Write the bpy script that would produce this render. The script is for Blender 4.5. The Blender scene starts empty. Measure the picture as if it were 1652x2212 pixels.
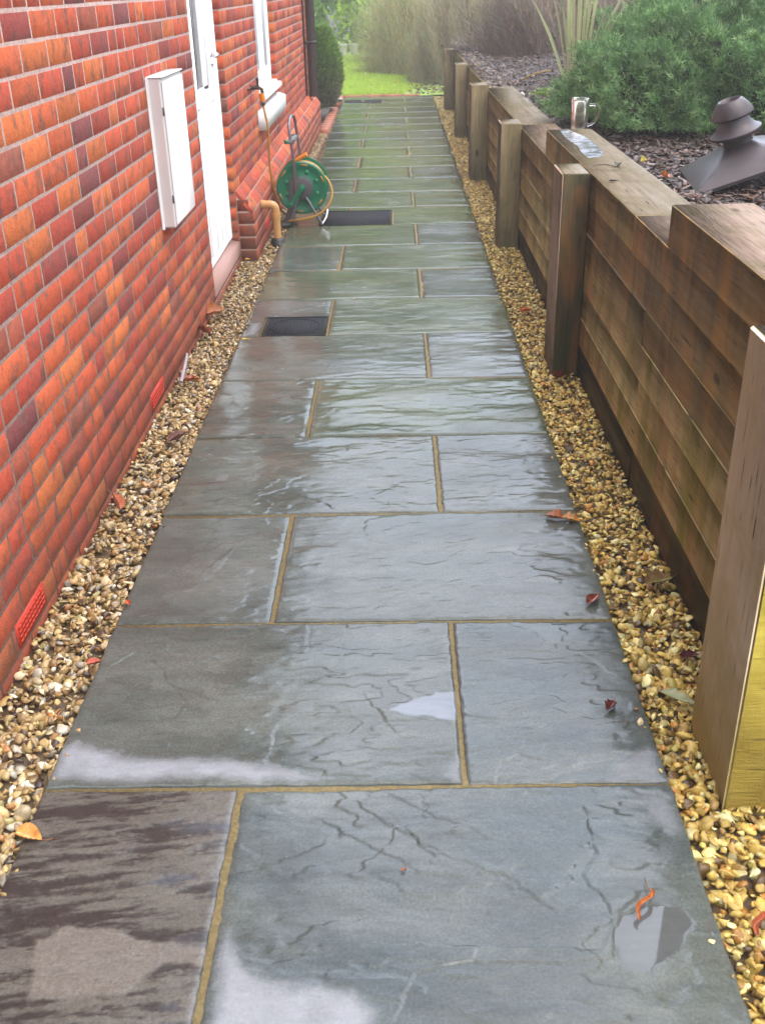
import bpy, math
import numpy as np
from mathutils import Matrix, Vector

# ------------------------------------------------------------------ camera, world, light
scene = bpy.context.scene
COL = scene.collection
rad = math.radians

PITCH, YAW, ROLL, CAM_H, CAM_X = rad(27.457), rad(-1.1995), rad(-1.3834), 1.4731, 0.7487
fwd = np.array([math.sin(YAW) * math.cos(PITCH), math.cos(YAW) * math.cos(PITCH), -math.sin(PITCH)])
rt0 = np.array([math.cos(YAW), -math.sin(YAW), 0.0]); up0 = np.cross(rt0, fwd)
rt = math.cos(ROLL) * rt0 + math.sin(ROLL) * up0
up = -math.sin(ROLL) * rt0 + math.cos(ROLL) * up0
camd = bpy.data.cameras.new('camera'); cam = bpy.data.objects.new('camera', camd); COL.objects.link(cam)
M = Matrix.Identity(4)
for i in range(3):
    M[i][0], M[i][1], M[i][2] = rt[i], up[i], -fwd[i]
M[0][3], M[1][3], M[2][3] = CAM_X, 0.0, CAM_H
cam.matrix_world = M
camd.sensor_fit = 'VERTICAL'; camd.sensor_height = 36.0; camd.sensor_width = 27.0
camd.lens = 36.0 * 2203.4 / 2212.0
camd.clip_start = 0.05; camd.clip_end = 500
camd.dof.use_dof = True; camd.dof.focus_distance = 3.2
camd.dof.aperture_fstop = camd.lens / 1000.0 / (2 * 0.0022)
scene.camera = cam

SUN_DIR = np.array([0.26, -0.18, 0.95]); SUN_DIR /= np.linalg.norm(SUN_DIR)
world = bpy.data.worlds.new('World'); scene.world = world; world.use_nodes = True
wn = world.node_tree; wn.nodes.clear()
def wnode(t): return wn.nodes.new(t)
wo = wnode('ShaderNodeOutputWorld'); bg = wnode('ShaderNodeBackground')
sky = wnode('ShaderNodeTexSky'); sky.sky_type = 'NISHITA'; sky.sun_disc = False
sky.sun_elevation = math.asin(SUN_DIR[2]); sky.sun_rotation = math.atan2(SUN_DIR[0], SUN_DIR[1])
sky.air_density = 1.0; sky.dust_density = 3.0; sky.ozone_density = 1.0
hs = wnode('ShaderNodeHueSaturation'); hs.inputs['Saturation'].default_value = 0.48
tc = wnode('ShaderNodeTexCoord'); nz = wnode('ShaderNodeTexNoise')
nz.inputs['Scale'].default_value = 2.2; nz.inputs['Detail'].default_value = 6.0
rp = wnode('ShaderNodeValToRGB')
rp.color_ramp.elements[0].position = 0.36; rp.color_ramp.elements[0].color = (0.42, 0.46, 0.52, 1)
rp.color_ramp.elements[1].position = 0.66; rp.color_ramp.elements[1].color = (2.1, 2.08, 2.05, 1)
mx = wnode('ShaderNodeMix'); mx.data_type = 'RGBA'; mx.blend_type = 'MULTIPLY'; mx.inputs[0].default_value = 1.0
wn.links.new(sky.outputs[0], hs.inputs['Color']); wn.links.new(tc.outputs['Generated'], nz.inputs['Vector'])
wn.links.new(nz.outputs['Fac'], rp.inputs[0]); wn.links.new(hs.outputs[0], mx.inputs[6])
wn.links.new(rp.outputs[0], mx.inputs[7])
# overcast glow: the cloud is thinnest and brightest low over the end of the garden
dp = wnode('ShaderNodeVectorMath'); dp.operation = 'DOT_PRODUCT'; dp.inputs[1].default_value = (0.33, 0.80, 0.50)
nn_ = wnode('ShaderNodeVectorMath'); nn_.operation = 'NORMALIZE'; wn.links.new(tc.outputs['Generated'], nn_.inputs[0]); wn.links.new(nn_.outputs[0], dp.inputs[0])
mr = wnode('ShaderNodeMapRange'); mr.interpolation_type = 'SMOOTHSTEP'
for k_, v_ in ((1, 0.70), (2, 1.0), (3, 0.80), (4, 4.2)): mr.inputs[k_].default_value = v_
wn.links.new(dp.outputs['Value'], mr.inputs[0])
mx2 = wnode('ShaderNodeVectorMath'); mx2.operation = 'SCALE'; wn.links.new(mx.outputs[2], mx2.inputs[0]); wn.links.new(mr.outputs[0], mx2.inputs[3])
wn.links.new(mx2.outputs[0], bg.inputs[0])
bg.inputs[1].default_value = 0.15; wn.links.new(bg.outputs[0], wo.inputs[0])

sund = bpy.data.lights.new('sun', 'SUN'); sund.energy = 1.65; sund.angle = rad(90); sund.color = (1.0, 0.965, 0.91)
sun = bpy.data.objects.new('sun', sund); COL.objects.link(sun)
sun.rotation_euler = Vector(SUN_DIR).to_track_quat('Z', 'Y').to_euler(); sun.location = (4, -2, 8)

scene.view_settings.view_transform = 'Standard'; scene.view_settings.look = 'None'
scene.view_settings.exposure = 1.1; scene.view_settings.gamma = 1.0
scene.render.engine = 'CYCLES'
scene.cycles.max_bounces = 6; scene.cycles.transparent_max_bounces = 8

# ------------------------------------------------------------------ helpers
RNG = np.random.default_rng(7)

def _perm(seed):
    r = np.random.default_rng(seed); p = r.permutation(256); return np.concatenate([p, p])
def perlin(x, y, seed=0):
    x = np.asarray(x, float); y = np.asarray(y, float); p = _perm(seed)
    g = np.random.default_rng(seed + 999).uniform(0, 2 * np.pi, 256); gx, gy = np.cos(g), np.sin(g)
    xi = np.floor(x).astype(int); yi = np.floor(y).astype(int); xf = x - xi; yf = y - yi
    u = xf ** 3 * (xf * (xf * 6 - 15) + 10); v = yf ** 3 * (yf * (yf * 6 - 15) + 10)
    def gr(ix, iy, dx, dy):
        h = p[(p[ix & 255] + iy) & 255]; return gx[h] * dx + gy[h] * dy
    a = gr(xi, yi, xf, yf); b = gr(xi + 1, yi, xf - 1, yf); c = gr(xi, yi + 1, xf, yf - 1); d = gr(xi + 1, yi + 1, xf - 1, yf - 1)
    return (a + u * (b - a) + v * ((c + u * (d - c)) - (a + u * (b - a)))) * 1.4
def fbm(x, y, seed=0, oct=4, gain=0.5):
    s = 0; a = 1.0
    for k in range(oct):
        s = s + a * perlin(x * 2 ** k, y * 2 ** k, seed + k * 17); a *= gain
    return s
def sstep(a, b, x):
    t = np.clip((x - a) / (b - a), 0, 1); return t * t * (3 - 2 * t)

def mk(name, V, F, mats, parent=None, cols=None, fx=None, smooth=False, midx=None):
    """V Nx3, F list of int arrays (M,3)/(M,4)."""
    V = np.asarray(V, np.float32)
    if not isinstance(F, (list, tuple)): F = [F]
    F = [np.asarray(f, np.int32) for f in F if len(f)]
    me = bpy.data.meshes.new(name)
    me.vertices.add(len(V)); me.vertices.foreach_set('co', V.ravel())
    tot = np.concatenate([np.full(len(f), f.shape[1], np.int32) for f in F])
    st = np.concatenate([[0], np.cumsum(tot)[:-1]]).astype(np.int32)
    vi = np.concatenate([f.ravel() for f in F])
    me.loops.add(len(vi)); me.loops.foreach_set('vertex_index', vi)
    me.polygons.add(len(tot)); me.polygons.foreach_set('loop_start', st)
    try: me.polygons.foreach_set('loop_total', tot)
    except Exception: pass
    if smooth: me.polygons.foreach_set('use_smooth', np.ones(len(tot), bool))
    if not isinstance(mats, (list, tuple)): mats = [mats]
    for m in mats: me.materials.append(m)
    if midx is not None: me.polygons.foreach_set('material_index', np.asarray(midx, np.int32))
    me.update(calc_edges=True); me.validate()
    for nm, arr in (('col', cols), ('fx', fx)):
        if arr is not None:
            a = me.color_attributes.new(nm, 'FLOAT_COLOR', 'POINT')
            arr = np.asarray(arr, np.float32)
            if arr.shape[1] == 3: arr = np.concatenate([arr, np.ones((len(arr), 1), np.float32)], 1)
            a.data.foreach_set('color', arr.ravel())
    o = bpy.data.objects.new(name, me); COL.objects.link(o)
    if parent is not None: o.parent = parent
    return o

class MB:
    """collects shapes into one mesh"""
    def __init__(s): s.V = []; s.Q = []; s.T = []; s.n = 0; s.mq = []; s.mt = []; s.C = []; s.c = (1, 1, 1)
    def add(s, V, Q=None, T=None, m=0, c=None):
        V = np.asarray(V, float).reshape(-1, 3); s.V.append(V)
        cc = np.asarray(c if c is not None else s.c, float)
        s.C.append(np.broadcast_to(cc, (len(V), 3)))
        if Q is not None and len(Q): Q = np.asarray(Q) + s.n; s.Q.append(Q); s.mq += [m] * len(Q)
        if T is not None and len(T): T = np.asarray(T) + s.n; s.T.append(T); s.mt += [m] * len(T)
        s.n += len(V)
    def box(s, lo, hi, bev=0.0, m=0, mtop=None, c=None, rot=None, org=None):
        lo = np.array(lo, float); hi = np.array(hi, float)
        if bev <= 0:
            P = np.array([[x, y, z] for z in (lo[2], hi[2]) for y in (lo[1], hi[1]) for x in (lo[0], hi[0])])
            Q = [[0, 2, 3, 1], [4, 5, 7, 6], [0, 1, 5, 4], [2, 6, 7, 3], [0, 4, 6, 2], [1, 3, 7, 5]]
            V = P
            Qm = [m] * 6
            if mtop is not None: Qm[1] = mtop
        else:
            b = bev; V = []; idx = {}
            for cx in (0, 1):
                for cy in (0, 1):
                    for cz in (0, 1):
                        cor = np.array([[lo, hi][cx][0], [lo, hi][cy][1], [lo, hi][cz][2]])
                        inn = np.array([1 - 2 * cx, 1 - 2 * cy, 1 - 2 * cz]) * b
                        for ax in range(3):
                            v = cor + inn; v[ax] = cor[ax]; idx[(cx, cy, cz, ax)] = len(V); V.append(v)
            Q = []; Qm = []
            def q(l, mm): Q.append(l); Qm.append(mm)
            for ax in range(3):
                o1, o2 = [a for a in range(3) if a != ax]
                for sd in (0, 1):
                    l = []
                    for a, bb in ((0, 0), (1, 0), (1, 1), (0, 1)):
                        k = [0, 0, 0]; k[ax] = sd; k[o1] = a; k[o2] = bb; l.append(idx[(*k, ax)])
                    flip = (sd == 0) != (ax == 1)
                    if flip: l = l[::-1]
                    q(l, mtop if (mtop is not None and ax == 2 and sd == 1) else m)
            for ax in range(3):
                o1, o2 = [a for a in range(3) if a != ax]
                for a in (0, 1):
                    for bb in (0, 1):
                        k0 = [0, 0, 0]; k0[o1] = a; k0[o2] = bb; k1 = list(k0); k1[ax] = 1
                        q([idx[(*k0, o1)], idx[(*k1, o1)], idx[(*k1, o2)], idx[(*k0, o2)]], m)
            T = [[idx[(a, bb, cc, 0)], idx[(a, bb, cc, 1)], idx[(a, bb, cc, 2)]] for a in (0, 1) for bb in (0, 1) for cc in (0, 1)]
            V = np.array(V)
        if rot is not None:
            o_ = np.array(org if org is not None else (0, 0, 0)); V = (V - o_) @ np.asarray(rot).T + o_
        n0 = s.n
        s.add(V, Q, None, m, c)
        s.mq[-len(Q):] = Qm
        if bev > 0:
            s.T.append(np.array(T) + n0); s.mt += [m] * len(T)
    def tube(s, pts, r, seg=10, cap=True, m=0, c=None):
        P = np.asarray(pts, float); n = len(P); R = np.broadcast_to(np.asarray(r, float), (n,))
        t = np.gradient(P, axis=0); t /= np.linalg.norm(t, axis=1)[:, None] + 1e-12
        a = np.array([0, 0, 1.0]) if abs(t[0][2]) < 0.9 else np.array([1.0, 0, 0])
        V = []; u = None
        for i in range(n):
            if u is None: u = np.cross(t[i], a)
            else: u = u - t[i] * (u @ t[i])
            u /= np.linalg.norm(u) + 1e-12; w = np.cross(t[i], u)
            th = np.linspace(0, 2 * np.pi, seg, endpoint=False)
            V.append(P[i] + R[i] * (np.cos(th)[:, None] * u + np.sin(th)[:, None] * w))
        V = np.concatenate(V); Q = []
        for i in range(n - 1):
            for k in range(seg):
                k2 = (k + 1) % seg; Q.append([i * seg + k, i * seg + k2, (i + 1) * seg + k2, (i + 1) * seg + k])
        T = []
        if cap:
            V = np.concatenate([V, P[:1], P[-1:]]); b = n * seg
            for k in range(seg):
                k2 = (k + 1) % seg; T.append([b, k2, k]); T.append([b + 1, (n - 1) * seg + k, (n - 1) * seg + k2])
        s.add(V, Q, None, m, c)
        if T: s.T.append(np.array(T) + s.n - len(V)); s.mt += [m] * len(T)
    def lathe(s, prof, seg=40, org=(0, 0, 0), ax=(0, 0, 1), m=0, c=None):
        prof = np.asarray(prof, float); ax = np.asarray(ax, float); ax /= np.linalg.norm(ax)
        a = np.array([1.0, 0, 0]) if abs(ax[0]) < .9 else np.array([0, 1.0, 0])
        u = np.cross(ax, a); u /= np.linalg.norm(u); w = np.cross(ax, u)
        th = np.linspace(0, 2 * np.pi, seg, endpoint=False)
        V = np.concatenate([np.asarray(org) + h * ax + r * (np.cos(th)[:, None] * u + np.sin(th)[:, None] * w) for r, h in prof])
        Q = [[i * seg + k, i * seg + (k + 1) % seg, (i + 1) * seg + (k + 1) % seg, (i + 1) * seg + k] for i in range(len(prof) - 1) for k in range(seg)]
        s.add(V, Q, None, m, c)
    def build(s, name, mats, parent=None, smooth=False, cols=False):
        F = []; mi = []
        if s.Q: F.append(np.concatenate(s.Q)); mi += s.mq
        if s.T: F.append(np.concatenate(s.T)); mi += s.mt
        return mk(name, np.concatenate(s.V), F, mats, parent, cols=np.concatenate(s.C) if cols else None, smooth=smooth, midx=mi)

def tag(o, label=None, cat=None, group=None, kind=None):
    if label: o['label'] = label
    if cat: o['category'] = cat
    if group: o['group'] = group
    if kind: o['kind'] = kind
    return o
def empty(name, loc=(0, 0, 0)):
    o = bpy.data.objects.new(name, None); COL.objects.link(o); o.location = loc; o.empty_display_size = 0.1
    return o
def part(o, root):   # parent keeping world coordinates (things' empties stand at their bases)
    o.parent = root; o.location = tuple(-np.array(root.location)); return o
def autosm(o, ang=35):
    me = o.data; me.polygons.foreach_set('use_smooth', np.ones(len(me.polygons), bool))
    try: me.set_sharp_from_angle(angle=rad(ang))
    except Exception: pass
    return o

# ------------------------------------------------------------------ materials
class Mat:
    def __init__(s, name, **kw):
        s.m = bpy.data.materials.new(name); s.m.use_nodes = True; s.t = s.m.node_tree
        s.b = s.t.nodes['Principled BSDF']; s.out = s.t.nodes['Material Output']
        for k, v in kw.items(): s.set(k, v)
    def set(s, k, v):
        i = s.b.inputs[{'base': 'Base Color', 'rough': 'Roughness', 'metal': 'Metallic', 'spec': 'Specular IOR Level', 'coat': 'Coat Weight', 'coatr': 'Coat Roughness', 'trans': 'Transmission Weight', 'ior': 'IOR', 'sss': 'Subsurface Weight'}[k]]
        if isinstance(v, bpy.types.NodeSocket): s.t.links.new(v, i)
        else: i.default_value = (*v, 1) if isinstance(v, (tuple, list)) and len(v) == 3 else v
    def n(s, typ, **inp):
        nd = s.t.nodes.new(typ)
        for k, v in inp.items():
            k2 = int(k[1:]) if k[0] == '_' and k[1:].isdigit() else k.replace('_', ' ')
            i = nd.inputs[k2]
            if isinstance(v, bpy.types.NodeSocket): s.t.links.new(v, i)
            else: i.default_value = (*v, 1) if isinstance(v, (tuple, list)) and len(v) == 3 and i.type == 'RGBA' else v
        return nd
    def coord(s, kind='Object', scale=(1, 1, 1), loc=(0, 0, 0)):
        c = s.n('ShaderNodeTexCoord'); mp = s.n('ShaderNodeMapping', Scale=scale, Location=loc)
        s.t.links.new(c.outputs[kind], mp.inputs['Vector']); return mp.outputs[0]
    def noise(s, vec, scale=5, detail=4, rough=0.5, dist=0.0):
        return s.n('ShaderNodeTexNoise', Vector=vec, Scale=scale, Detail=detail, Roughness=rough, Distortion=dist).outputs['Fac']
    def ramp(s, fac, stops):
        r = s.n('ShaderNodeValToRGB', Fac=fac); e = r.color_ramp.elements
        while len(e) < len(stops): e.new(0.5)
        for i, (p, c) in enumerate(stops):
            e[i].position = p; e[i].color = (*c, 1) if isinstance(c, (tuple, list)) else (c, c, c, 1)
        return r.outputs[0]
    def mix(s, f, a, b, mode='MIX'):
        nd = s.t.nodes.new('ShaderNodeMix'); nd.data_type = 'RGBA'; nd.blend_type = mode
        for k, v in ((0, f), (6, a), (7, b)):
            if isinstance(v, bpy.types.NodeSocket): s.t.links.new(v, nd.inputs[k])
            else: nd.inputs[k].default_value = (*v, 1) if isinstance(v, (tuple, list)) else v
        return nd.outputs[2]
    def math(s, op, a, b=0.0):
        nd = s.t.nodes.new('ShaderNodeMath'); nd.operation = op
        for k, v in ((0, a), (1, b)):
            if isinstance(v, bpy.types.NodeSocket): s.t.links.new(v, nd.inputs[k])
            else: nd.inputs[k].default_value = v
        return nd.outputs[0]
    def bump(s, h, strength=0.3, dist=0.01, normal=None):
        nd = s.n('ShaderNodeBump', Height=h, Strength=strength, Distance=dist)
        if normal is not None: s.t.links.new(normal, nd.inputs['Normal'])
        s.t.links.new(nd.outputs[0], s.b.inputs['Normal']); return nd.outputs[0]
    def attr(s, name): 
        a = s.n('ShaderNodeAttribute'); a.attribute_name = name; return a

def plain(name, base, rough=0.5, metal=0.0, spec=0.5, var=0.12, bump=0.15, sc=40):
    m = Mat(name, rough=rough, metal=metal, spec=spec)
    n = m.noise(m.coord(), sc, 5)
    m.set('base', m.mix(n, tuple(c * (1 - var) for c in base), tuple(min(1, c * (1 + var)) for c in base)))
    m.bump(n, bump, 0.002)
    return m.m

# wet riven sandstone
_s = Mat('wet_sandstone'); c = _s.coord()
at = _s.attr('col'); fx = _s.attr('fx')
sep = _s.n('ShaderNodeSeparateColor', Color=fx.outputs['Color'])
n1 = _s.noise(_s.coord(scale=(1, 3.2, 1)), 22, 7, 0.62, 0.6); n2 = _s.noise(c, 170, 4, 0.6); n3 = _s.noise(_s.coord(scale=(1, 1.6, 1)), 6, 5, 0.6)
colr = _s.mix(0.22, at.outputs['Color'], _s.ramp(n1, [(0.3, 0.30), (0.7, 0.80)]), 'OVERLAY')
colr = _s.mix(_s.math('MULTIPLY', sep.outputs[1], 0.36), colr, _s.ramp(n2, [(0.36, 0.25), (0.64, 0.72)]), 'OVERLAY')
n4 = _s.noise(c, 420, 3, 0.6); n5 = _s.noise(_s.coord(scale=(1, 1.7, 1)), 62, 5, 0.65, 0.4)
colr = _s.mix(_s.math('MULTIPLY', sep.outputs[1], 0.30), colr, _s.ramp(n4, [(0.34, 0.28), (0.66, 0.74)]), 'OVERLAY')
colr = _s.mix(_s.ramp(n5, [(0.62, 0.0), (0.74, 0.35)]), colr, (0.17, 0.175, 0.17))
_s.set('base', colr)
r0 = _s.math('ADD', sep.outputs[0], _s.math('MULTIPLY', _s.math('SUBTRACT', n3, 0.5), 0.30))
r0 = _s.math('ADD', r0, _s.math('MULTIPLY', _s.math('SUBTRACT', n1, 0.5), 0.06))
r0 = _s.math('MULTIPLY', r0, 1.0)
cl = _s.n('ShaderNodeClamp', Value=r0, Min=0.03, Max=0.9)
_s.set('rough', cl.outputs[0]); _s.set('spec', 0.38)
hh = _s.math('ADD', _s.math('ADD', _s.math('MULTIPLY', n1, 0.55), _s.math('MULTIPLY', n5, 0.35)), _s.math('ADD', _s.math('MULTIPLY', n2, 0.26), _s.math('MULTIPLY', n4, 0.10)))
hh = _s.math('MULTIPLY', hh, sep.outputs[1])
_s.bump(hh, 0.20, 0.003)
M_SLAB = _s.m

_s = Mat('pointing_mortar', rough=0.75); n = _s.noise(_s.coord(), 120, 5)
_s.set('base', _s.ramp(n, [(0.3, (0.14, 0.10, 0.038)), (0.7, (0.22, 0.165, 0.07))])); _s.bump(n, 0.5, 0.004); M_MORT = _s.m

# brick
_s = Mat('brick_face', rough=0.78); at = _s.attr('col'); v = _s.coord()
big = _s.noise(_s.coord(scale=(1, 1.0, 0.8)), 19, 4, 0.55, 0.1); fine = _s.noise(v, 260, 4, 0.7); mid = _s.noise(v, 60, 4)
b = _s.mix(_s.ramp(big, [(0.50, 0.0), (0.68, 0.75)]), at.outputs['Color'], (0.14, 0.085, 0.065))
b = _s.mix(0.5, b, _s.ramp(mid, [(0.3, 0.36), (0.7, 0.66)]), 'OVERLAY'); b = _s.mix(0.3, b, _s.ramp(fine, [(0.35, 0.25), (0.6, 0.65)]), 'OVERLAY')
g1 = _s.noise(v, 130, 3, 0.7); b = _s.mix(_s.ramp(g1, [(0.60, 0.0), (0.72, 0.55)]), b, (0.12, 0.05, 0.035)); b = _s.mix(_s.ramp(g1, [(0.28, 0.35), (0.38, 0.0)]), b, (0.62, 0.33, 0.22))
def splash(m, col, dirt, top=0.34):
    sx = m.n('ShaderNodeSeparateXYZ', Vector=m.coord()); zz = m.math('ADD', sx.outputs['Z'], m.math('MULTIPLY', m.math('SUBTRACT', m.noise(m.coord(loc=(3, 1, 0)), 7, 4), 0.5), 0.45))
    f_ = m.n('ShaderNodeMapRange', Value=zz); 
    for k_, v_ in ((1, -0.02), (2, top), (3, 0.62), (4, 0.0)): f_.inputs[k_].default_value = v_
    return m.mix(f_.outputs[0], col, dirt)
b = splash(_s, b, (0.13, 0.055, 0.032))
_s.set('base', b); _s.set('spec', 0.3); _s.bump(_s.math('ADD', mid, _s.math('ADD', _s.math('MULTIPLY', fine, 0.6), _s.math('MULTIPLY', g1, 0.8))), 0.8, 0.004); M_BRICK = _s.m
_s = Mat('brick_mortar', rough=0.9, spec=0.2); n = _s.noise(_s.coord(), 90, 5); n2 = _s.noise(_s.coord(), 3, 3)
_s.set('base', splash(_s, _s.mix(n2, _s.ramp(n, [(0.3, (0.46, 0.31, 0.275)), (0.7, (0.66, 0.50, 0.455))]), _s.ramp(n, [(0.3, (0.36, 0.225, 0.19)), (0.7, (0.54, 0.38, 0.335))])), (0.20, 0.12, 0.075), 0.5))
_s.bump(n, 0.6, 0.006); M_BMORT = _s.m

# timber. grain 'Y' = sleepers along the path, 'Z' = posts
def wood(name, grain, stops, green=(0.05, 0.055, 0.012), gamt=0.5, orange=(0.20, 0.075, 0.02), rough=0.6, streak=True, dark=(0.03, 0.017, 0.008), lowgreen=None):
    m = Mat(name, rough=rough + .12, spec=0.16)
    sc = {'Y': (1, 0.06, 1), 'Z': (1, 1, 0.06), 'X': (0.06, 1, 1)}[grain]
    oi = m.n('ShaderNodeObjectInfo'); rnd = m.math('MULTIPLY', oi.outputs['Random'], 13.0)
    cb = m.n('ShaderNodeCombineXYZ', X=rnd, Y=rnd, Z=rnd)
    va = m.n('ShaderNodeVectorMath'); va.operation = 'ADD'; m.t.links.new(m.coord(scale=sc), va.inputs[0]); m.t.links.new(cb.outputs[0], va.inputs[1])
    g = m.noise(va.outputs[0], 75, 6, 0.65, 0.8); g2 = m.noise(va.outputs[0], 18, 3, 0.5, 0.5)
    base = m.ramp(g, stops)
    base = m.mix(m.ramp(g2, [(0.45, 0.0), (0.75, 0.35)]), base, dark)
    if streak:   # damp runs down the face, continuous from sleeper to sleeper
        st = m.noise(m.coord(scale=(1, 1, 0.30)), 5.5, 5, 0.6, 0.5); st2 = m.noise(m.coord(loc=(5, 3, 1), scale=(1, 1, 0.35)), 5, 5, 0.6, 0.8)
        base = m.mix(m.ramp(st, [(0.44, 0.0), (0.68, 0.75)]), base, dark)
        base = m.mix(m.ramp(st2, [(0.47, 0.0), (0.62, gamt)]), base, green)
        st3 = m.noise(m.coord(loc=(1, 8, 2), scale=(1, 1, 0.25)), 8, 4, 0.55, 0.6)
        base = m.mix(m.ramp(st3, [(0.5, 0.0), (0.66, 0.7)]), base, orange)
    else:
        st2 = m.noise(m.coord(loc=(5, 3, 1)), 5, 5, 0.6, 1.0)
        base = m.mix(m.ramp(st2, [(0.45, 0.0), (0.65, gamt)]), base, green)
    crk = m.noise(va.outputs[0], 150, 2, 0.4, 0.2); base = m.mix(m.ramp(crk, [(0.27, 0.9), (0.33, 0.0)]), base, (0.02, 0.012, 0.006))
    ks = {'Y': (1, .45, 1), 'Z': (1, 1, .45), 'X': (.45, 1, 1)}[grain]
    vk = m.n('ShaderNodeTexVoronoi', Vector=m.coord(scale=ks, loc=(.3, .7, .2)), Scale=5.5); vk2 = m.math('ADD', vk.outputs['Distance'], m.math('MULTIPLY', m.noise(m.coord(), 30, 2), 0.05))
    base = m.mix(m.ramp(vk2, [(0.07, 0.85), (0.115, 0.0)]), base, tuple(c * .6 for c in dark))
    if lowgreen:
        sx = m.n('ShaderNodeSeparateXYZ', Vector=m.coord()); zz = m.math('ADD', sx.outputs['Z'], m.math('MULTIPLY', m.math('SUBTRACT', m.noise(m.coord(), 9, 4), 0.5), 0.5))
        f_ = m.n('ShaderNodeMapRange', Value=zz)
        for k_, v_ in ((1, 0.0), (2, 0.42), (3, 0.85), (4, 0.0)): f_.inputs[k_].default_value = v_
        base = m.mix(f_.outputs[0], base, lowgreen)
    m.set('base', base)
    fn = m.noise(m.coord(), 300, 3)
    m.bump(m.math('ADD', g, m.math('MULTIPLY', fn, 0.3)), 0.5, 0.004)
    m.set('rough', m.ramp(g2, [(0.3, rough - 0.15), (0.7, rough + 0.15)]))
    return m.m
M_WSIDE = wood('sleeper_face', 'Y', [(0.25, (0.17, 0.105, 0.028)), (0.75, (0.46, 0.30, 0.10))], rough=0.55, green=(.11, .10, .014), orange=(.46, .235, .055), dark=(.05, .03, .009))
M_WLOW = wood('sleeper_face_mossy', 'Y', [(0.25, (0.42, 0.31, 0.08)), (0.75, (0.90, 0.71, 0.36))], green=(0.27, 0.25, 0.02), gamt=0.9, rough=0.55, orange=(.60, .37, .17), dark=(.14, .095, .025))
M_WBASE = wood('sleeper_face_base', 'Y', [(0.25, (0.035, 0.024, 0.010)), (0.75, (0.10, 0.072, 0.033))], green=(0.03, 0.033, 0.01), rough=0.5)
M_WTOP = wood('sleeper_top', 'Y', [(0.25, (0.19, 0.125, 0.088)), (0.75, (0.46, 0.34, 0.27))], green=(0.16, 0.14, 0.055), gamt=0.4, streak=False, rough=0.6, dark=(0.17, 0.105, 0.07))
M_WTOPG = wood('sleeper_top_green', 'Y', [(0.25, (0.11, 0.08, 0.05)), (0.75, (0.25, 0.195, 0.125))], green=(0.10, 0.088, 0.03), gamt=0.5, streak=False, rough=0.5, dark=(0.12, 0.085, 0.05))
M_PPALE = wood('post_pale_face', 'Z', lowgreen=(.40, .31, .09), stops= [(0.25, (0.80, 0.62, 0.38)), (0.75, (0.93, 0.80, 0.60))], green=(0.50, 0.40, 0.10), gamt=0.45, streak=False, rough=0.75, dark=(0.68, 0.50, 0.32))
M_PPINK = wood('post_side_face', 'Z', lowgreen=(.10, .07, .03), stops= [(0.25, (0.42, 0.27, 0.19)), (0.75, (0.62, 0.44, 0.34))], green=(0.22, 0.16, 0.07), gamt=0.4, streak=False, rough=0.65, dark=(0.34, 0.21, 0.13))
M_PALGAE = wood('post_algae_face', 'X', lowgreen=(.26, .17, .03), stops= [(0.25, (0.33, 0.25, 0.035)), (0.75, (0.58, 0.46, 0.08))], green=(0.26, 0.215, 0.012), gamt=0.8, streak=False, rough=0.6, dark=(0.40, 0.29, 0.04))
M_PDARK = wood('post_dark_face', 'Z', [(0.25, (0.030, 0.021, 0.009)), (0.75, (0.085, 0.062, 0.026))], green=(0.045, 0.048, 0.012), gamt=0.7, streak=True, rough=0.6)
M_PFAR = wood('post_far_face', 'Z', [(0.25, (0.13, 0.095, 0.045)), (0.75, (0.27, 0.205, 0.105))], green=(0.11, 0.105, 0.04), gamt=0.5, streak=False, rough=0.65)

def attrmat(name, rough=0.5, spec=0.5, transl=0.0, var=0.25, bump=0.0, sc=60, coat=0.0):
    m = Mat(name, rough=rough, spec=spec, coat=coat); at = m.attr('col')
    n = m.noise(m.coord(), sc, 4)
    m.set('base', m.mix(var, at.outputs['Color'], m.ramp(n, [(0.25, 0.25), (0.75, 0.75)]), 'OVERLAY'))
    if bump: m.bump(n, bump, 0.003)
    if transl:
        tr = m.n('ShaderNodeBsdfTranslucent', Color=at.outputs['Color']); mxs = m.n('ShaderNodeMixShader', Fac=transl)
        m.t.links.new(m.b.outputs[0], mxs.inputs[1]); m.t.links.new(tr.outputs[0], mxs.inputs[2]); m.t.links.new(mxs.outputs[0], m.out.inputs['Surface'])
    return m.m
M_PEB = attrmat('wet_pebble', 0.32, 0.5, 0, 0.45, 0.25, 130)
M_LEAF = attrmat('leaf', 0.45, 0.4, 0.35, 0.2)
M_NEEDLE = attrmat('needle', 0.6, 0.25, 0.25, 0.2)
M_DRYLEAF = attrmat('wet_fallen_leaf', 0.25, 0.5, 0.1, 0.5, 0.4, 90)
M_BARK = plain('bark', (0.07, 0.045, 0.03), 0.85, var=0.4, bump=0.8, sc=30)
M_CHIP = attrmat('bark_chip', 0.5, 0.4, 0, 0.4, 0.3, 120)
M_SOIL = plain('soil', (0.035, 0.024, 0.017), 0.8, var=0.5, bump=1.0, sc=25)
M_SUBG = plain('gravel_bed', (0.13, 0.085, 0.045), 0.7, var=0.5, bump=1.0, sc=80)
M_GRASSG = plain('lawn_ground', (0.24, 0.34, 0.06), 0.9, var=0.3, bump=0.8, sc=12)
M_UPVC = plain('white_plastic', (0.86, 0.86, 0.87), 0.35, var=0.02, bump=0.03)
M_PAINTW = plain('white_painted_stone', (0.80, 0.79, 0.76), 0.6, var=0.05, bump=0.3)
M_BOX = plain('white_box_plastic', (0.74, 0.70, 0.69), 0.45, var=0.03, bump=0.08)
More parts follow.
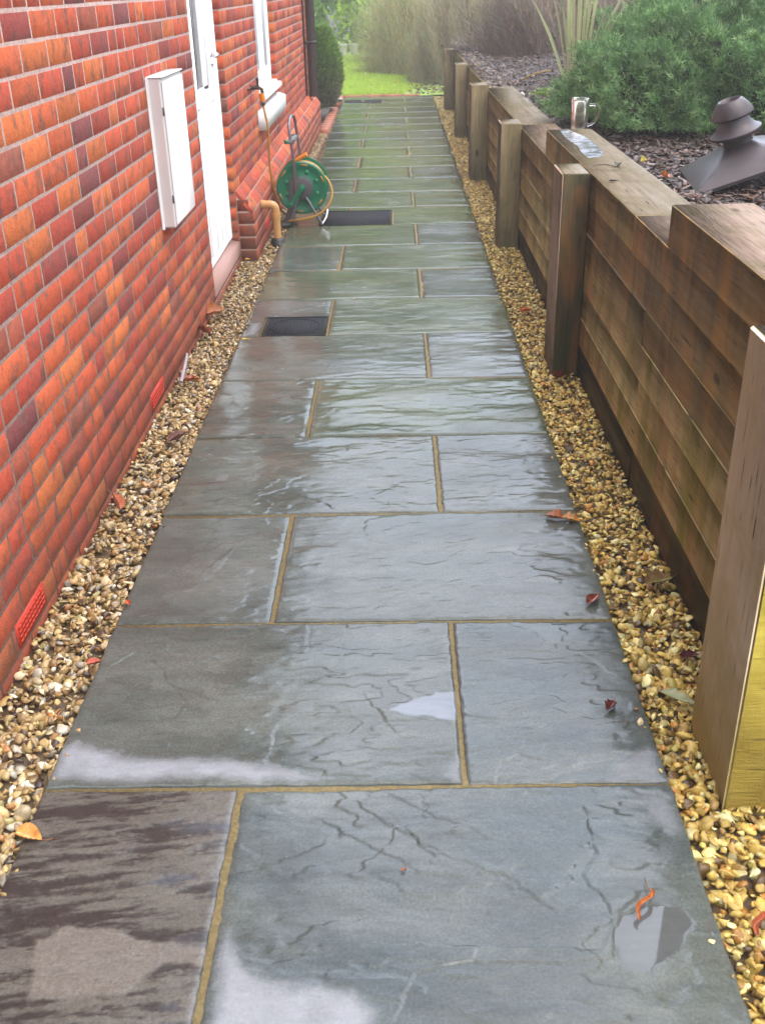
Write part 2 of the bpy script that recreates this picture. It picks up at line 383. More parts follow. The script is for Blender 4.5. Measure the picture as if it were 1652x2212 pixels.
M_DARK = plain('dark_room', (0.035, 0.03, 0.035), 0.8, var=0.1)
M_GLARE = plain('glare_white', (0.75, 0.74, 0.76), 0.7, var=0.03)
_s = Mat('door_glass', rough=0.12, base=(0.13, 0.11, 0.13), spec=0.25); M_GLASSD = _s.m
_s = Mat('glass_pane', rough=0.03, base=(0.10, 0.095, 0.11), spec=0.8); M_GLASSP = _s.m
_s = Mat('clear_glass', rough=0.16, base=(0.72, 0.66, 0.60), trans=1.0, ior=1.45); M_GLASS = _s.m
M_CHROME = plain('chrome', (0.75, 0.75, 0.78), 0.15, 1.0, var=0.03, bump=0.02)
M_GREYT = plain('grey_tube', (0.20, 0.20, 0.22), 0.3, 0.6, var=0.1, bump=0.05)
M_GREYP = plain('grey_plastic', (0.085, 0.08, 0.09), 0.45, var=0.08, bump=0.08)
M_BLKP = plain('black_plastic', (0.02, 0.02, 0.022), 0.45, var=0.1, bump=0.1)
M_GREENP = plain('green_plastic', (0.008, 0.17, 0.085), 0.3, var=0.1, bump=0.08)
M_ORNG = plain('orange_plastic', (0.80, 0.27, 0.02), 0.4, var=0.06, bump=0.05)
M_HOSE = plain('ochre_hose', (0.42, 0.22, 0.035), 0.4, var=0.12, bump=0.1)
M_TAN = plain('tan_plastic_pipe', (0.62, 0.33, 0.12), 0.35, var=0.08, bump=0.05)
M_PIPEB = plain('brown_plastic_pipe', (0.045, 0.027, 0.024), 0.4, var=0.1, bump=0.05)
M_BRASS = plain('old_brass', (0.10, 0.07, 0.05), 0.45, 0.7, var=0.2, bump=0.2)
M_IRON = plain('cast_iron_cover', (0.014, 0.015, 0.019), 0.8, 0.0, 0.2, var=0.3, bump=0.5, sc=90)
M_REDV = plain('red_terracotta', (0.50, 0.035, 0.012), 0.6, var=0.12, bump=0.3)
M_THRESH = plain('pink_threshold', (0.42, 0.24, 0.20), 0.7, var=0.15, bump=0.5, sc=60)
M_KERB = plain('red_brick_edging', (0.36, 0.12, 0.065), 0.7, var=0.3, bump=0.6, sc=50)
M_CABLE = plain('grey_lilac_cable', (0.33, 0.28, 0.31), 0.5, var=0.15, bump=0.3)
M_FIN = plain('brown_metal', (0.060, 0.047, 0.052), 0.38, 0.35, var=0.35, bump=0.3, sc=14)
M_ROOF = plain('roof_tile', (0.10, 0.05, 0.035), 0.8, var=0.3, bump=0.6)
_s = Mat('standing_water', rough=0.02, base=(0.02, 0.02, 0.022), spec=1.0); M_WATER = _s.m
_s = Mat('silvery_water_film', rough=0.22, spec=0.9); _n = _s.noise(_s.coord(), 14, 5, .6, 1.0); _s.set('base', _s.ramp(_n, [(0.42, (0.06, 0.055, 0.06)), (0.55, (0.30, 0.31, 0.37))])); M_FILM = _s.m  # pale blue-grey patches paint the reflected sky into the film's base
M_STONEW = plain('pale_stone', (0.55, 0.53, 0.52), 0.6, var=0.2, bump=0.5)

# ------------------------------------------------------------------ ground
g = MB(); xs = np.linspace(-60, 60, 41); ys = np.linspace(-40, 90, 41)
X, Y = np.meshgrid(xs, ys, indexing='ij'); V = np.stack([X, Y, np.full_like(X, -0.075)], -1).reshape(-1, 3)
idx = np.arange(41 * 41).reshape(41, 41)
Q = np.stack([idx[:-1, :-1], idx[1:, :-1], idx[1:, 1:], idx[:-1, 1:]], -1).reshape(-1, 4)
tag(mk('ground', V, Q, M_SOIL), kind='structure')

def grid(x0, x1, y0, y1, nx, ny, zf):
    X, Y = np.meshgrid(np.linspace(x0, x1, nx), np.linspace(y0, y1, ny), indexing='ij')
    V = np.stack([X, Y, zf(X, Y)], -1).reshape(-1, 3); idx = np.arange(nx * ny).reshape(nx, ny)
    return V, np.stack([idx[:-1, :-1], idx[1:, :-1], idx[1:, 1:], idx[:-1, 1:]], -1).reshape(-1, 4)
V, Q = grid(-14, 14, 16.06, 34, 60, 60, lambda x, y: 0.0 + 0.02 * fbm(x * .3, y * .3, 5))
tag(mk('lawn', V, Q, M_GRASSG, smooth=True), kind='structure')

# raised bed surface
def bedz(x, y):
    z = 0.645 + 0.085 * sstep(2.15, 2.9, x) + 0.10 * sstep(3, 6, x) + 0.018 * fbm(x * 3, y * 3, 11) 
    return z
def bededge(x, y): return bedz(x, y) * (1 - sstep(15.0, 17.5, y)) - 0.03 * sstep(15.0, 17.5, y)
V, Q = grid(1.66, 9.0, 1.6, 18.5, 130, 220, bededge)
# keep it just under the sleeper tops where it meets the wall
near = V[:, 0] < 1.74; topz = np.where(V[:, 1] < 5.44, 0.72, 0.66)
V[near, 2] = np.minimum(V[near, 2], topz[near])
tag(mk('planting_bed', V, Q, M_SOIL, smooth=True), kind='structure')

# ------------------------------------------------------------------ path slabs
Y0, ROW, W = 1.6056, 0.61, 1.29
path = empty('path', (0, 1.0, 0)); tag(path, kind='structure')
COVERS = [('near', .098, .402, 4.650, 4.955), ('mid', .215, .712, 7.100, 7.590), ('far', .045, .560, 15.045, 15.430)]
HOLES = [(a - .013, b + .013, c_, d_ + .0) for _, a, b, c_, d_ in COVERS]

def poly_sdf(x, y, P, closed=True):
    P = np.asarray(P, float); n = len(P); d = np.full(x.shape, 1e9); ins = np.zeros(x.shape, bool)
    rng = range(n) if closed else range(n - 1)
    for i in rng:
        a = P[i]; b = P[(i + 1) % n]; e = b - a; w0 = x - a[0]; w1 = y - a[1]
        t = np.clip((w0 * e[0] + w1 * e[1]) / (e @ e + 1e-12), 0, 1)
        d = np.minimum(d, np.hypot(w0 - t * e[0], w1 - t * e[1]))
        if closed:
            c1 = (a[1] <= y) & (b[1] > y); c2 = (b[1] <= y) & (a[1] > y); cr = e[0] * w1 - e[1] * w0
            ins ^= (c1 & (cr > 0)) | (c2 & (cr < 0))
    return np.where(ins, -d, d) if closed else d
def line_side(x, y, P):
    P = np.asarray(P, float); best = np.full(x.shape, 1e9); side = np.zeros(x.shape)
    for i in range(len(P) - 1):
        a = P[i]; b = P[i + 1]; e = b - a; w0 = x - a[0]; w1 = y - a[1]
        t = np.clip((w0 * e[0] + w1 * e[1]) / (e @ e), 0, 1); d = np.hypot(w0 - t * e[0], w1 - t * e[1])
        cr = np.sign(e[0] * w1 - e[1] * w0); m = d < best; best = np.where(m, d, best); side = np.where(m, cr, side)
    return best, side

PALE = [
 [(0.002, 1.628), (-0.004, 1.73), (0.029, 1.76), (0.076, 1.736), (0.176, 1.697), (0.306, 1.7), (0.437, 1.686), (0.529, 1.656), (0.599, 1.627), (0.532, 1.618), (0.29, 1.624), (0.144, 1.623)],
 [(0.816, 1.62), (0.858, 1.702), (0.872, 1.687), (0.868, 1.619)],
 [(1.163, 1.612), (1.201, 1.682), (1.273, 1.722), (1.293, 1.703), (1.29, 1.608)],
 [(0.424, 1.0), (0.424, 1.119), (0.428, 1.219), (0.437, 1.253), (0.456, 1.219), (0.498, 1.167), (0.563, 1.136), (0.609, 1.14), (0.663, 1.131), (0.694, 1.092), (0.71, 1.0)],
 [(1.176, 1.582), (1.289, 1.577), (1.287, 1.455), (1.238, 1.482), (1.212, 1.551)],
 [(0.755, 2.93), (0.79, 2.952), (0.843, 2.92), (0.855, 2.86), (0.80, 2.87)],
 [(0.56, 2.86), (0.60, 2.885), (0.66, 2.87), (0.64, 2.852)],
 [(0.02, 4.67), (0.07, 4.69), (0.068, 4.86), (0.035, 4.86)],
 [(0.835, 2.14), (0.865, 2.16), (0.868, 2.06), (0.85, 2.04)],
 [(0.13, 3.12), (0.165, 3.13), (0.168, 3.07), (0.125, 3.07)],
]
PALE_A = [1, .7, .75, 1, .5, .4, .3, .8, .3, .5]
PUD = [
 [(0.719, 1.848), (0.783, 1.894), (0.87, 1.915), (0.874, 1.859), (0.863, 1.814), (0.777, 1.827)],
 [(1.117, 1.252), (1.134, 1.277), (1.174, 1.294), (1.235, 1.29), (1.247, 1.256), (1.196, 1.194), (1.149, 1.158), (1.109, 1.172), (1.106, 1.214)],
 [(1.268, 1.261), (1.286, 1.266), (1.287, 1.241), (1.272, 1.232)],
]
LEDGE = [  # polyline, step height
 ([(-0.005, 2.05), (0.032, 2.038), (0.078, 2.088), (0.141, 2.09)], .0030), ([(0.137, 2.055), (0.195, 1.961), (0.268, 1.92), (0.317, 1.89)], .0026),
 ([(0.216, 1.939), (0.244, 1.895), (0.234, 1.841)], .0018), ([(0.597, 2.101), (0.595, 2.023), (0.547, 1.978), (0.494, 1.952)], -.0022),
 ([(0.507, 2.181), (0.508, 2.103)], -.002), ([(1.104, 1.514), (1.105, 1.412), (1.071, 1.367), (1.099, 1.308), (1.114, 1.267), (1.08, 1.205), (0.923, 1.211), (0.812, 1.214)], .0024),
 ([(1.211, 1.294), (1.161, 1.29), (1.133, 1.274), (1.115, 1.243), (1.097, 1.188), (0.997, 1.175), (0.842, 1.18), (0.763, 1.157), (0.74, 1.109)], -.0024),
 ([(0.62, 1.586), (0.724, 1.488), (0.821, 1.415), (0.938, 1.358), (0.997, 1.294)], .0016), ([(0.743, 1.488), (0.795, 1.415)], .0014),
 ([(0.70, 1.59), (0.80, 1.52), (0.89, 1.47)], .0012), ([(0.60, 1.50), (0.68, 1.44), (0.74, 1.40)], .0012),
 ([(1.033, 2.082), (1.179, 2.069), (1.226, 2.011)], .0014), ([(0.935, 1.615), (0.95, 1.671), (0.992, 1.7), (1.029, 1.685)], .002),
 ([(0.409, 2.96), (0.487, 2.908), (0.534, 2.858)], .0018), ([(0.70, 2.99), (0.66, 2.95), (0.70, 2.90), (0.72, 2.85)], .0016), ([(0.736, 2.098), (0.805, 2.117)], .0012),
 ([(0.671, 1.879), (0.704, 1.812), (0.724, 1.78)], .0016), ([(0.46, 1.753), (0.465, 1.8), (0.504, 1.832)], .0012),
 ([(0.15, 2.40), (0.20, 2.50), (0.245, 2.60)], -.002), ([(0.17, 2.38), (0.22, 2.46), (0.25, 2.58)], .0014),
 ([(0.30, 3.98), (0.42, 4.07), (0.60, 4.12), (0.78, 4.10)], .002), ([(0.62, 3.78), (0.75, 3.83), (0.95, 3.81)], .0016),
 ([(0.95, 3.58), (1.10, 3.57), (1.24, 3.50)], -.0016), ([(0.95, 3.0), (1.05, 2.97), (1.12, 2.90), (1.20, 2.93)], .0014),
]

def build_slab(x0, x1, y0, y1, res, seed, base, alt, style='riven', rowi=0):
    nx = max(6, int(round((x1 - x0) / res))) + 1; ny = max(6, int(round((y1 - y0) / res))) + 1
    gx = np.linspace(x0, x1, nx); gy = np.linspace(y0, y1, ny)
    for (a, b, c_, d_) in HOLES:
        for v in (a, b):
            if x0 < v < x1: gx[np.abs(gx - v).argmin()] = v
        for v in (c_, d_):
            if y0 < v < y1: gy[np.abs(gy - v).argmin()] = v
    X, Y = np.meshgrid(gx, gy, indexing='ij')
    r = np.random.default_rng(seed)
    ang = r.uniform(-.18, .18); ca, sa = math.cos(ang), math.sin(ang); U = X * ca + Y * sa; Vv = -X * sa + Y * ca
    st = r.uniform(1.8, 3.4)
    # riven relief: terraced, grain mostly across the path
    n = fbm(U * 1.5, Vv * 1.5 * st, seed, 5, .55) + 0.12 * fbm(U * 9, Vv * 20, seed + 3, 3)
    L = r.uniform(2.0, 3.4); tn = n * L; fl = np.floor(tn); frc = tn - fl
    ter = (fl + sstep(0.88, 1.0, frc)) / L
    H = ter * 0.0022 + n * 0.0027 + 0.0007 * fbm(U * 6, Vv * 17, seed + 5, 3, .5) + .0012 * np.maximum(0, fbm(U * 3, Vv * 8, seed + 6, 2)) * np.abs(fbm(U * 14, Vv * 40, seed + 7, 2))
    H *= 1.0 if y0 < 3.6 else .55
    H += r.uniform(-.004, .004) * (X - (x0 + x1) / 2) + r.uniform(-.004, .004) * (Y - (y0 + y1) / 2) + r.uniform(-.001, .001)
    groove = .6 * np.exp(-((frc - .90) / .03) ** 2)
    for P, hh in LEDGE:
        P = np.array(P)
        if P[:, 1].max() < y0 - .1 or P[:, 1].min() > y1 + .1 or P[:, 0].max() < x0 - .05 or P[:, 0].min() > x1 + .05: continue
        wob = 0.006 * fbm(X * 28, Y * 28, seed + 31, 3)
        d, s_ = line_side(X + wob, Y + wob * .7, P)
        H += hh * 0.38 * s_ * np.exp(-d / .035) * np.minimum(1, d / .0025)
        H -= abs(hh) * .25 * np.exp(-(d / .003) ** 2); groove = np.maximum(groove, .75 * np.exp(-(d / .0024) ** 2))
    pale = np.zeros_like(X); pud = np.zeros_like(X)
    for P, a in zip(PALE, PALE_A):
        w = 0.010 * fbm(X * 13, Y * 13, 77, 4); s_ = poly_sdf(X + w, Y + w, P)
        pale = np.maximum(pale, a * sstep(.012, -.030, s_))
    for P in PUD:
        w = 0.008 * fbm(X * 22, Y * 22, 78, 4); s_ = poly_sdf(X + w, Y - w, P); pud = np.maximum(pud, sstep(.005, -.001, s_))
    if pud.max() > 0: 
        lvl = np.median(H[pud > .5]) if (pud > .5).any() else 0
        H = H * (1 - pud) + pud * (lvl + .0004)
    # colour
    tone = fbm(X * 2.2, Y * 4.5, seed + 50, 5, .6); tone2 = fbm(U * 3, Vv * 26, seed + 60, 5, .65)
    c1, c2 = np.array(base), np.array(alt)
    f = np.clip(.5 + .75 * tone, 0, 1)[..., None]
    C = c1 * (1 - f) + c2 * f
    C = C * (1 + .09 * np.clip(tone2, -1, 1))[..., None]
    lvlc = (fl * 0.61803) % 1.0
    C = C * (0.90 + 0.20 * lvlc)[..., None]
    C = C * (1 - .14 * groove)[..., None]
    rough = 0.13 + .20 * fbm(X * 2.4, Y * 3.2, seed + 70, 4) + .06 * (lvlc - .5); bumpw = np.ones_like(X)
    if style == 'brown':   # dark purple-brown laminated slab with lighter skins
        lay = fbm(U * 3.2 + 3, Vv * 26, 311, 6, .75) + .6 * fbm(U * 10, Vv * 55, 315, 4, .7); lay2 = fbm(X * 3.5, Y * 7, 312, 5, .6)
        k = .9 * sstep(-.5, .45, lay + .5 * lay2 + .02)
        dk = np.array([.026, .020, .018]); lt = np.array([.098, .088, .074]); bl = np.array([.055, .058, .068])
        D = dk + (bl - dk) * sstep(-.1, .6, fbm(X * 3 + 7, Y * 9, 313, 4))[..., None] * sstep(.1, .35, X)[..., None]
        k = .08 + .92 * k; C = D * (1 - k[..., None]) + lt * k[..., None] * (1 + .2 * lay2)[..., None]
        P = [(0.123, 1.113), (0.108, 1.184), (0.101, 1.231), (0.15, 1.259), (0.226, 1.252), (0.307, 1.22), (0.421, 1.21), (0.41, 1.182), (0.317, 1.173), (0.295, 1.129), (0.23, 1.112)]
        w = 0.012 * fbm(X * 16, Y * 16, 79, 4); s_ = sstep(.006, -.006, poly_sdf(X + w, Y - w, P))
        C = C * (1 - s_[..., None]) + np.array([.125, .108, .092]) * s_[..., None]
        H = H * .5 + .0014 * k + .0012 * s_; rough = .30 - .05 * k
    if style == 'slate':
        k = sstep(-.05, .3, fbm(X * 2.3, Y * 4, seed + 90, 5)); C = C * (1 - .18 * k[..., None])
    C = C * (1 - pale[..., None]) + (np.array([.20, .205, .22]) * (1 + .12 * fbm(X * 12, Y * 9, seed + 8, 4))[..., None]) * pale[..., None]
    rough = rough * (1 - pale) + .62 * pale; 
    rough = rough * (1 - pud) + -.22 * pud; bumpw = bumpw * (1 - pud * .98) * (1 - .6 * pale)
    C = C * (1 - pud[..., None]) + np.where(Y[..., None] > 1.6, np.array([.15, .165, .19]), np.array([.082, .085, .084])) * pud[..., None]  # far puddle's pale blue is sky reflection put into the base colour
    H -= H.min() + .0022 if pud.max() == 0 else np.percentile(H, .5) + .0022; H = np.maximum(H, -.0026)
    # edges: nibbled arris
    E = np.minimum(np.minimum(X - x0, x1 - X), np.minimum(Y - y0, y1 - Y))
    H -= .0038 * np.exp(-(E / .0040)) * (1 + .7 * fbm(X * 30, Y * 30, seed + 9, 2))
    jx = .0016 * fbm(X * 25, Y * 25, seed + 12, 3); ex = np.exp(-E / .004)
    Xp = X + jx * ex; Yp = Y + .0016 * fbm(X * 22 + 9, Y * 22, seed + 13, 3) * ex
    V = np.stack([Xp, Yp, H], -1).reshape(-1, 3); idx = np.arange(nx * ny).reshape(nx, ny)
    Q = np.stack([idx[:-1, :-1], idx[1:, :-1], idx[1:, 1:], idx[:-1, 1:]], -1)
    cx = (X[:-1, :-1] + X[1:, 1:]) / 2; cy = (Y[:-1, :-1] + Y[1:, 1:]) / 2; keep = np.ones(cx.shape, bool)
    for (a, b, c_, d_) in HOLES: keep &= ~((cx > a) & (cx < b) & (cy > c_) & (cy < d_))
    Q = Q[keep].reshape(-1, 4)
    ring = np.concatenate([idx[:, 0], idx[-1, 1:], idx[-2::-1, -1], idx[0, -2:0:-1]])
    B = V[ring].copy(); B[:, 2] = -.024; nb = len(V); V = np.concatenate([V, B]); m_ = len(ring)
    S = np.array([[ring[i], nb + i, nb + (i + 1) % m_, ring[(i + 1) % m_]] for i in range(m_)])
    C = np.concatenate([C.reshape(-1, 3), np.tile(np.array([.09, .07, .06]), (m_, 1))])
    F = np.stack([rough, bumpw, pale], -1).reshape(-1, 3); F = np.concatenate([F, np.tile([.5, 1, 0], (m_, 1))])
    o = mk('paving_slab', V, [Q, S], M_SLAB, None, cols=np.clip(C, .004, 1), fx=F, smooth=True)
    part(o, path); return o

TINT = {'blue': ((.064, .077, .077), (.086, .094, .084)), 'grn': ((.074, .090, .062), (.098, .108, .070)), 'brn': ((.072, .084, .070), (.092, .098, .080)),  # green of grn and olive includes foliage reflection put into the base
        'olive': ((.076, .094, .050), (.102, .114, .060)), 'grey': ((.074, .084, .074), (.094, .100, .088))}
ROWT = {-2: ('blue', 'grey'), -1: ('grey', 'blue'), 0: ('brn', 'blue'), 1: ('grey', 'blue'), 2: ('grey', 'grey'), 3: ('brn', 'grey'), 4: ('brn', 'grn'), 5: ('brn', 'grey'), 6: ('grey', 'grn'),
        7: ('grn', 'grey'), 8: ('grey', 'grn'), 9: ('grn', 'grey')}
for r_ in range(-3, 25):
    ga, gb = [(.0055 if k_ <= 2 else .0032 if k_ == 3 else .0018) for k_ in (r_ - 1, r_)]; ya = Y0 + ROW * (r_ - 1) + ga; yb = Y0 + ROW * r_ - gb
    if r_ == 24: yb = 15.95
    jx = .408 if r_ % 2 == 0 else .872
    res = .003 if r_ in (0, 1) else .0045 if r_ in (2, 3) else .009 if r_ in (4, 5, 6) else .015 if r_ < 12 else .03
    if r_ < 0: res = .012
    tl, tr = ROWT.get(r_, (['olive', 'grn', 'brn', 'grn', 'grey'][r_ % 5], ['grn', 'grey', 'olive', 'grn'][r_ % 4]))
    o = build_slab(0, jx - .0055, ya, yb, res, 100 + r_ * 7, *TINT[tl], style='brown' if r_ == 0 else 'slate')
    if r_ == 0: o['label'] = 'dark purple-brown slab with lighter flaking layers'
    if r_ == 1: o['label'] = 'grey slab with a long pale patch along its near edge'
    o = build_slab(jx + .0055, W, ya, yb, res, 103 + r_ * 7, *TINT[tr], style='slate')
    if r_ == 0: o['label'] = 'large blue-grey slab with a shallow puddle near its right edge'

# mortar bed under and between the slabs
b = MB(); b.box((.002, -.9, -.03), (W - .002, 15.955, -.0035)); pb = part(b.build('mortar_joint', M_MORT), path)

# ------------------------------------------------------------------ inspection covers
def cover(x0, x1, y0, y1, label, ring=False):
    root = empty('manhole_cover', ((x0 + x1) / 2, (y0 + y1) / 2, 0)); tag(root, label, 'manhole cover', 'inspection covers set in the path')
    f = MB(); t = .009
    f.box((x0, y0, -.0033), (x1, y0 + t, .002)); f.box((x0, y1 - t, -.0033), (x1, y1, .002))
    f.box((x0, y0 + t, -.0033), (x0 + t, y1 - t, .002)); f.box((x1 - t, y0 + t, -.0033), (x1, y1 - t, .002))
    part(f.build('cover_frame', M_IRON), root)
    p = MB(); a, bq, c_, d_ = x0 + t + .003, x1 - t - .003, y0 + t + .003, y1 - t - .003
    p.box((a, c_, -.0033), (bq, d_, -.0012))
    step = .017; k = 0
    for i, xx in enumerate(np.arange(a + .008, bq - .006, step)):
        for j, yy in enumerate(np.arange(c_ + .008, d_ - .006, step)):
            s_ = .0052; V = [(xx - s_, yy, -.0012), (xx, yy - s_, -.0012), (xx + s_, yy, -.0012), (xx, yy + s_, -.0012), (xx, yy, .0012)]
            if ring:
                rr = math.hypot(xx - (a + bq) / 2, yy - (c_ + d_) / 2)
                if abs(rr - .118) < .010: continue
            p.add(V, None, [[0, 1, 4], [1, 2, 4], [2, 3, 4], [3, 0, 4]])
    if ring:
        th = np.linspace(0, 2 * np.pi, 49); p.tube(np.stack([(a + bq) / 2 + .118 * np.cos(th), (c_ + d_) / 2 + .118 * np.sin(th), np.full(49, -.001)], -1), .0028, 6, False)
    part(p.build('cover_plate', M_IRON), root)
    return root
cover(*COVERS[0][1:], 'small square black cover with a circular ring, nearest of the three covers', True)
cover(*COVERS[1][1:], 'dark studded cover in the path beside the green hose reel')
cover(*COVERS[2][1:], 'dark cover at the far end of the path by the lawn')

# ------------------------------------------------------------------ brick house
house = empty('house', (-.3, 3.0, 0)); tag(house, 'red brick house with white half-glazed door, white window and sloping brick plinth', 'house')
WX = -.207
BC = np.array([[.62, .125, .045], [.58, .10, .04], [.54, .085, .042], [.66, .165, .05], [.45, .070, .040], [.34, .065, .05], [.27, .070, .066], [.44, .10, .055], [.34, .095, .058]])
BP = np.array([.21, .20, .18, .12, .12, .055, .022, .06, .035]); BP = BP / BP.sum()
br = np.random.default_rng(21)
def brick(mb, o, u, v, n, u0, u1, v0, v1, depth=.012, col=None):
    """one brick on plane o + a*u + b*v, outward normal n"""
    o, u, v, n = map(np.asarray, (o, u, v, n)); j = br.uniform(.0001, .0006); e = .0012
    a0, a1, b0, b1 = u0 + br.uniform(-.0012, .0012), u1 + br.uniform(-.0012, .0012), v0 + br.uniform(-.001, .001), v1 + br.uniform(-.001, .001)
    tl = br.uniform(-.0003, .0003, 4)
    P = lambda a, b_, d: o + a * u + b_ * v + n * d
    V = [P(a0 + e, b0 + e, j + tl[0]), P(a1 - e, b0 + e, j + tl[1]), P(a1 - e, b1 - e, j + tl[2]), P(a0 + e, b1 - e, j + tl[3]),
         P(a0, b0, j - .0012), P(a1, b0, j - .0012), P(a1, b1, j - .0012), P(a0, b1, j - .0012),
         P(a0, b0, -depth), P(a1, b0, -depth), P(a1, b1, -depth), P(a0, b1, -depth)]
    Q = [[0, 1, 2, 3]]
    for i in range(4):
        k = (i + 1) % 4; Q += [[4 + i, 4 + k, k, i], [8 + i, 8 + k, 4 + k, 4 + i]]
    if np.dot(np.cross(u, v), n) < 0: Q = [q[::-1] for q in Q]
    c = (BC[br.choice(len(BC), p=BP)] * br.uniform(.85, 1.15)) if col is None else col
    mb.add(V, Q, None, c=np.clip(c, 0, 1))
OPEN = [(5.243, 6.19, .105, 2.12), (7.72, 8.90, .70, 2.0)]   # y0,y1,z0,z1 (door, window)
def rowbricks(mb, y0, y1, off, o, u, v, n, v0, h, holes, depth=.05, hdr=.16):
    y = y0 + off - .225
    while y < y1:
        if br.random() < hdr: segs = [(y, y + .1025), (y + .1125, y + .215)]
        else: segs = [(y, y + .215)]
        for a, b_ in segs:
            parts = [(max(a, y0), min(b_, y1))]
            for (h0, h1) in holes:
                np_ = []
                for (p, q_) in parts:
                    if q_ <= h0 or p >= h1: np_.append((p, q_))
                    else:
                        if p < h0: np_.append((p, h0))
                        if q_ > h1: np_.append((h1, q_))
                parts = np_
            for p, q_ in parts:
                if q_ - p > .008: brick(mb, o, u, v, n, p, q_, v0, v0 + h, depth)
        y += .225
wall = MB(); k = 0; z = .005 - .075
AIR = [(2.085, 2.315, .004, .080), (3.660, 3.905, .004, .080)]
WY0, WY1 = 1.70, 12.47  # unseen near end of the house, cut short to let light in
while z < 2.52:
    holes = [(a - .0, b_ + .0) for a, b_, c_, d_ in OPEN if z + .06 > c_ and z < d_ - .02]
    holes += [(a, b_) for a, b_, c_, d_ in AIR if z + .05 > c_ and z < d_ - .02 and z > -.01]
    rowbricks(wall, WY0, WY1, (.136 if k % 2 else .024) + br.uniform(-.012, .012), (WX, 0, 0), (0, 1, 0), (0, 0, 1), (1, 0, 0), z + .005, .0655, holes, .05)
    z += .075; k += 1
wb = part(wall.build('brickwork', M_BRICK, cols=True), house)
# mortar skin (flush pointing) + inner leaf, cut round the openings
mt = MB(); xm = WX - .0004
def skin(mb, x0, x1, y0, y1, z0, z1, holes):
    ysl = sorted({y0, y1, *[h[0] for h in holes], *[h[1] for h in holes]})
    for a, b_ in zip(ysl[:-1], ysl[1:]):
        zz = [(z0, z1)]
        for h in holes:
            if h[0] < (a + b_) / 2 < h[1]:
                nz_ = []
                for p, q_ in zz:
                    if q_ <= h[2] or p >= h[3]: nz_.append((p, q_))
                    else:
                        if p < h[2]: nz_.append((p, h[2]))
                        if q_ > h[3]: nz_.append((h[3], q_))
                zz = nz_
        for p, q_ in zz: mb.box((x0, a, p), (x1, b_, q_))
skin(mt, -.33, xm, WY0 + .002, WY1 - .002, -.3, 2.52, [(a - .004, b_ + .004, c_, d_) for a, b_, c_, d_ in OPEN])
part(mt.build('mortar_joint', M_BMORT), house)
ms = MB(); ms.box((-8, WY0 + .002, -.3), (-.62, WY1 - .002, 2.52))
for a, b_, c_, d_ in OPEN: pass
ms.box((-.62, WY0 + .004, 2.3), (-.332, WY1 - .004, 2.518)); ms.box((-.62, WY0 + .004, -.298), (-.332, 5.0, 2.3)); ms.box((-.62, 6.5, -.298), (-.332, 7.5, 2.3)); ms.box((-.62, 9.1, -.298), (-.332, WY1 - .004, 2.3))
part(ms.build('inner_wall', M_DARK), house)
rf = MB()
rf.add([(-.02, WY0 - .3, 2.42), (-.02, WY1 + .3, 2.42), (-4.1, WY1 + .3, 4.6), (-4.1, WY0 - .3, 4.6), (-8.4, WY0 - .3, 2.42), (-8.4, WY1 + .3, 2.42),
        (-.02, WY0 - .3, 2.54), (-.02, WY1 + .3, 2.54), (-4.1, WY1 + .3, 4.72), (-4.1, WY0 - .3, 4.72), (-8.4, WY0 - .3, 2.54), (-8.4, WY1 + .3, 2.54)],
       [[3, 2, 1, 0], [2, 3, 4, 5], [6, 7, 8, 9], [9, 8, 11, 10], [0, 1, 7, 6], [5, 4, 10, 11]])
rf.T.append(np.array([[0, 6, 9], [0, 9, 3], [3, 9, 10], [3, 10, 4], [1, 8, 7], [1, 2, 8], [2, 11, 8], [2, 5, 11]]) + 0); rf.mt += [0] * 8
part(rf.build('roof', M_ROOF), house)  # unseen roof, eaves kept low so light reaches the sleeper faces

# sloping plinth after the door
pl = MB(); PX = -.107; PY0, PY1 = 6.24, 12.47; ZS, ZT = .268, .394
k = 0; z = -.107
while z < ZS - .03:
    rowbricks(pl, PY0, PY1, (.136 if k % 2 else .024), (PX, 0, 0), (0, 1, 0), (0, 0, 1), (1, 0, 0), z + .005, .065, [], .03, .2); z += .075; k += 1
sv = np.array([WX - PX, 0, ZT - ZS]); sl = np.linalg.norm(sv); sv /= sl; sn = np.array([sv[2], 0, -sv[0]])
for i in range(2):
    rowbricks(pl, PY0, PY1, .024 + .11 * i, (PX, 0, ZS), (0, 1, 0), sv, sn, i * sl / 2 + .003, sl / 2 - .008, [], .02, .1)
PINK = np.array([.50, .15, .09])
z = -.107
while z < .39:   # near end face of the plinth
    zt = min(z + .07, .385); xr = PX if z + .035 < ZS else PX + (z + .035 - ZS) / (ZT - ZS) * (WX - PX)
    if xr - WX > .02: brick(pl, (0, PY0, 0), (1, 0, 0), (0, 0, 1), (0, -1, 0), WX + .002, xr - .004, z + .005, zt, .02, col=np.array([.30, .07, .04]) * br.uniform(.7, 1.3))
    z += .075
part(pl.build('plinth_brickwork', M_BRICK, cols=True), house)
pm = MB(); e = .0012
A = [(PX - e, ZS - .002), (PX - e, -.3), (WX, -.3), (WX, ZT - .0022)]
V = [(x, y, z) for y in (PY0 + e, PY1 - e) for x, z in A]
pm.add(V, [[0, 1, 2, 3], [7, 6, 5, 4], [0, 4, 5, 1], [0, 3, 7, 4]]); part(pm.build('plinth_mortar', M_BMORT), house)

k = 0; z = -.07
en = MB()
while z < 2.52:
    rowbricks(en, -7.98, WX - .02, .1 * (k % 2), (0, WY0, 0), (1, 0, 0), (0, 0, 1), (0, -1, 0), z + .005, .065, [], .02); z += .075; k += 1
part(en.build('end_brickwork', M_BRICK, cols=True), house)
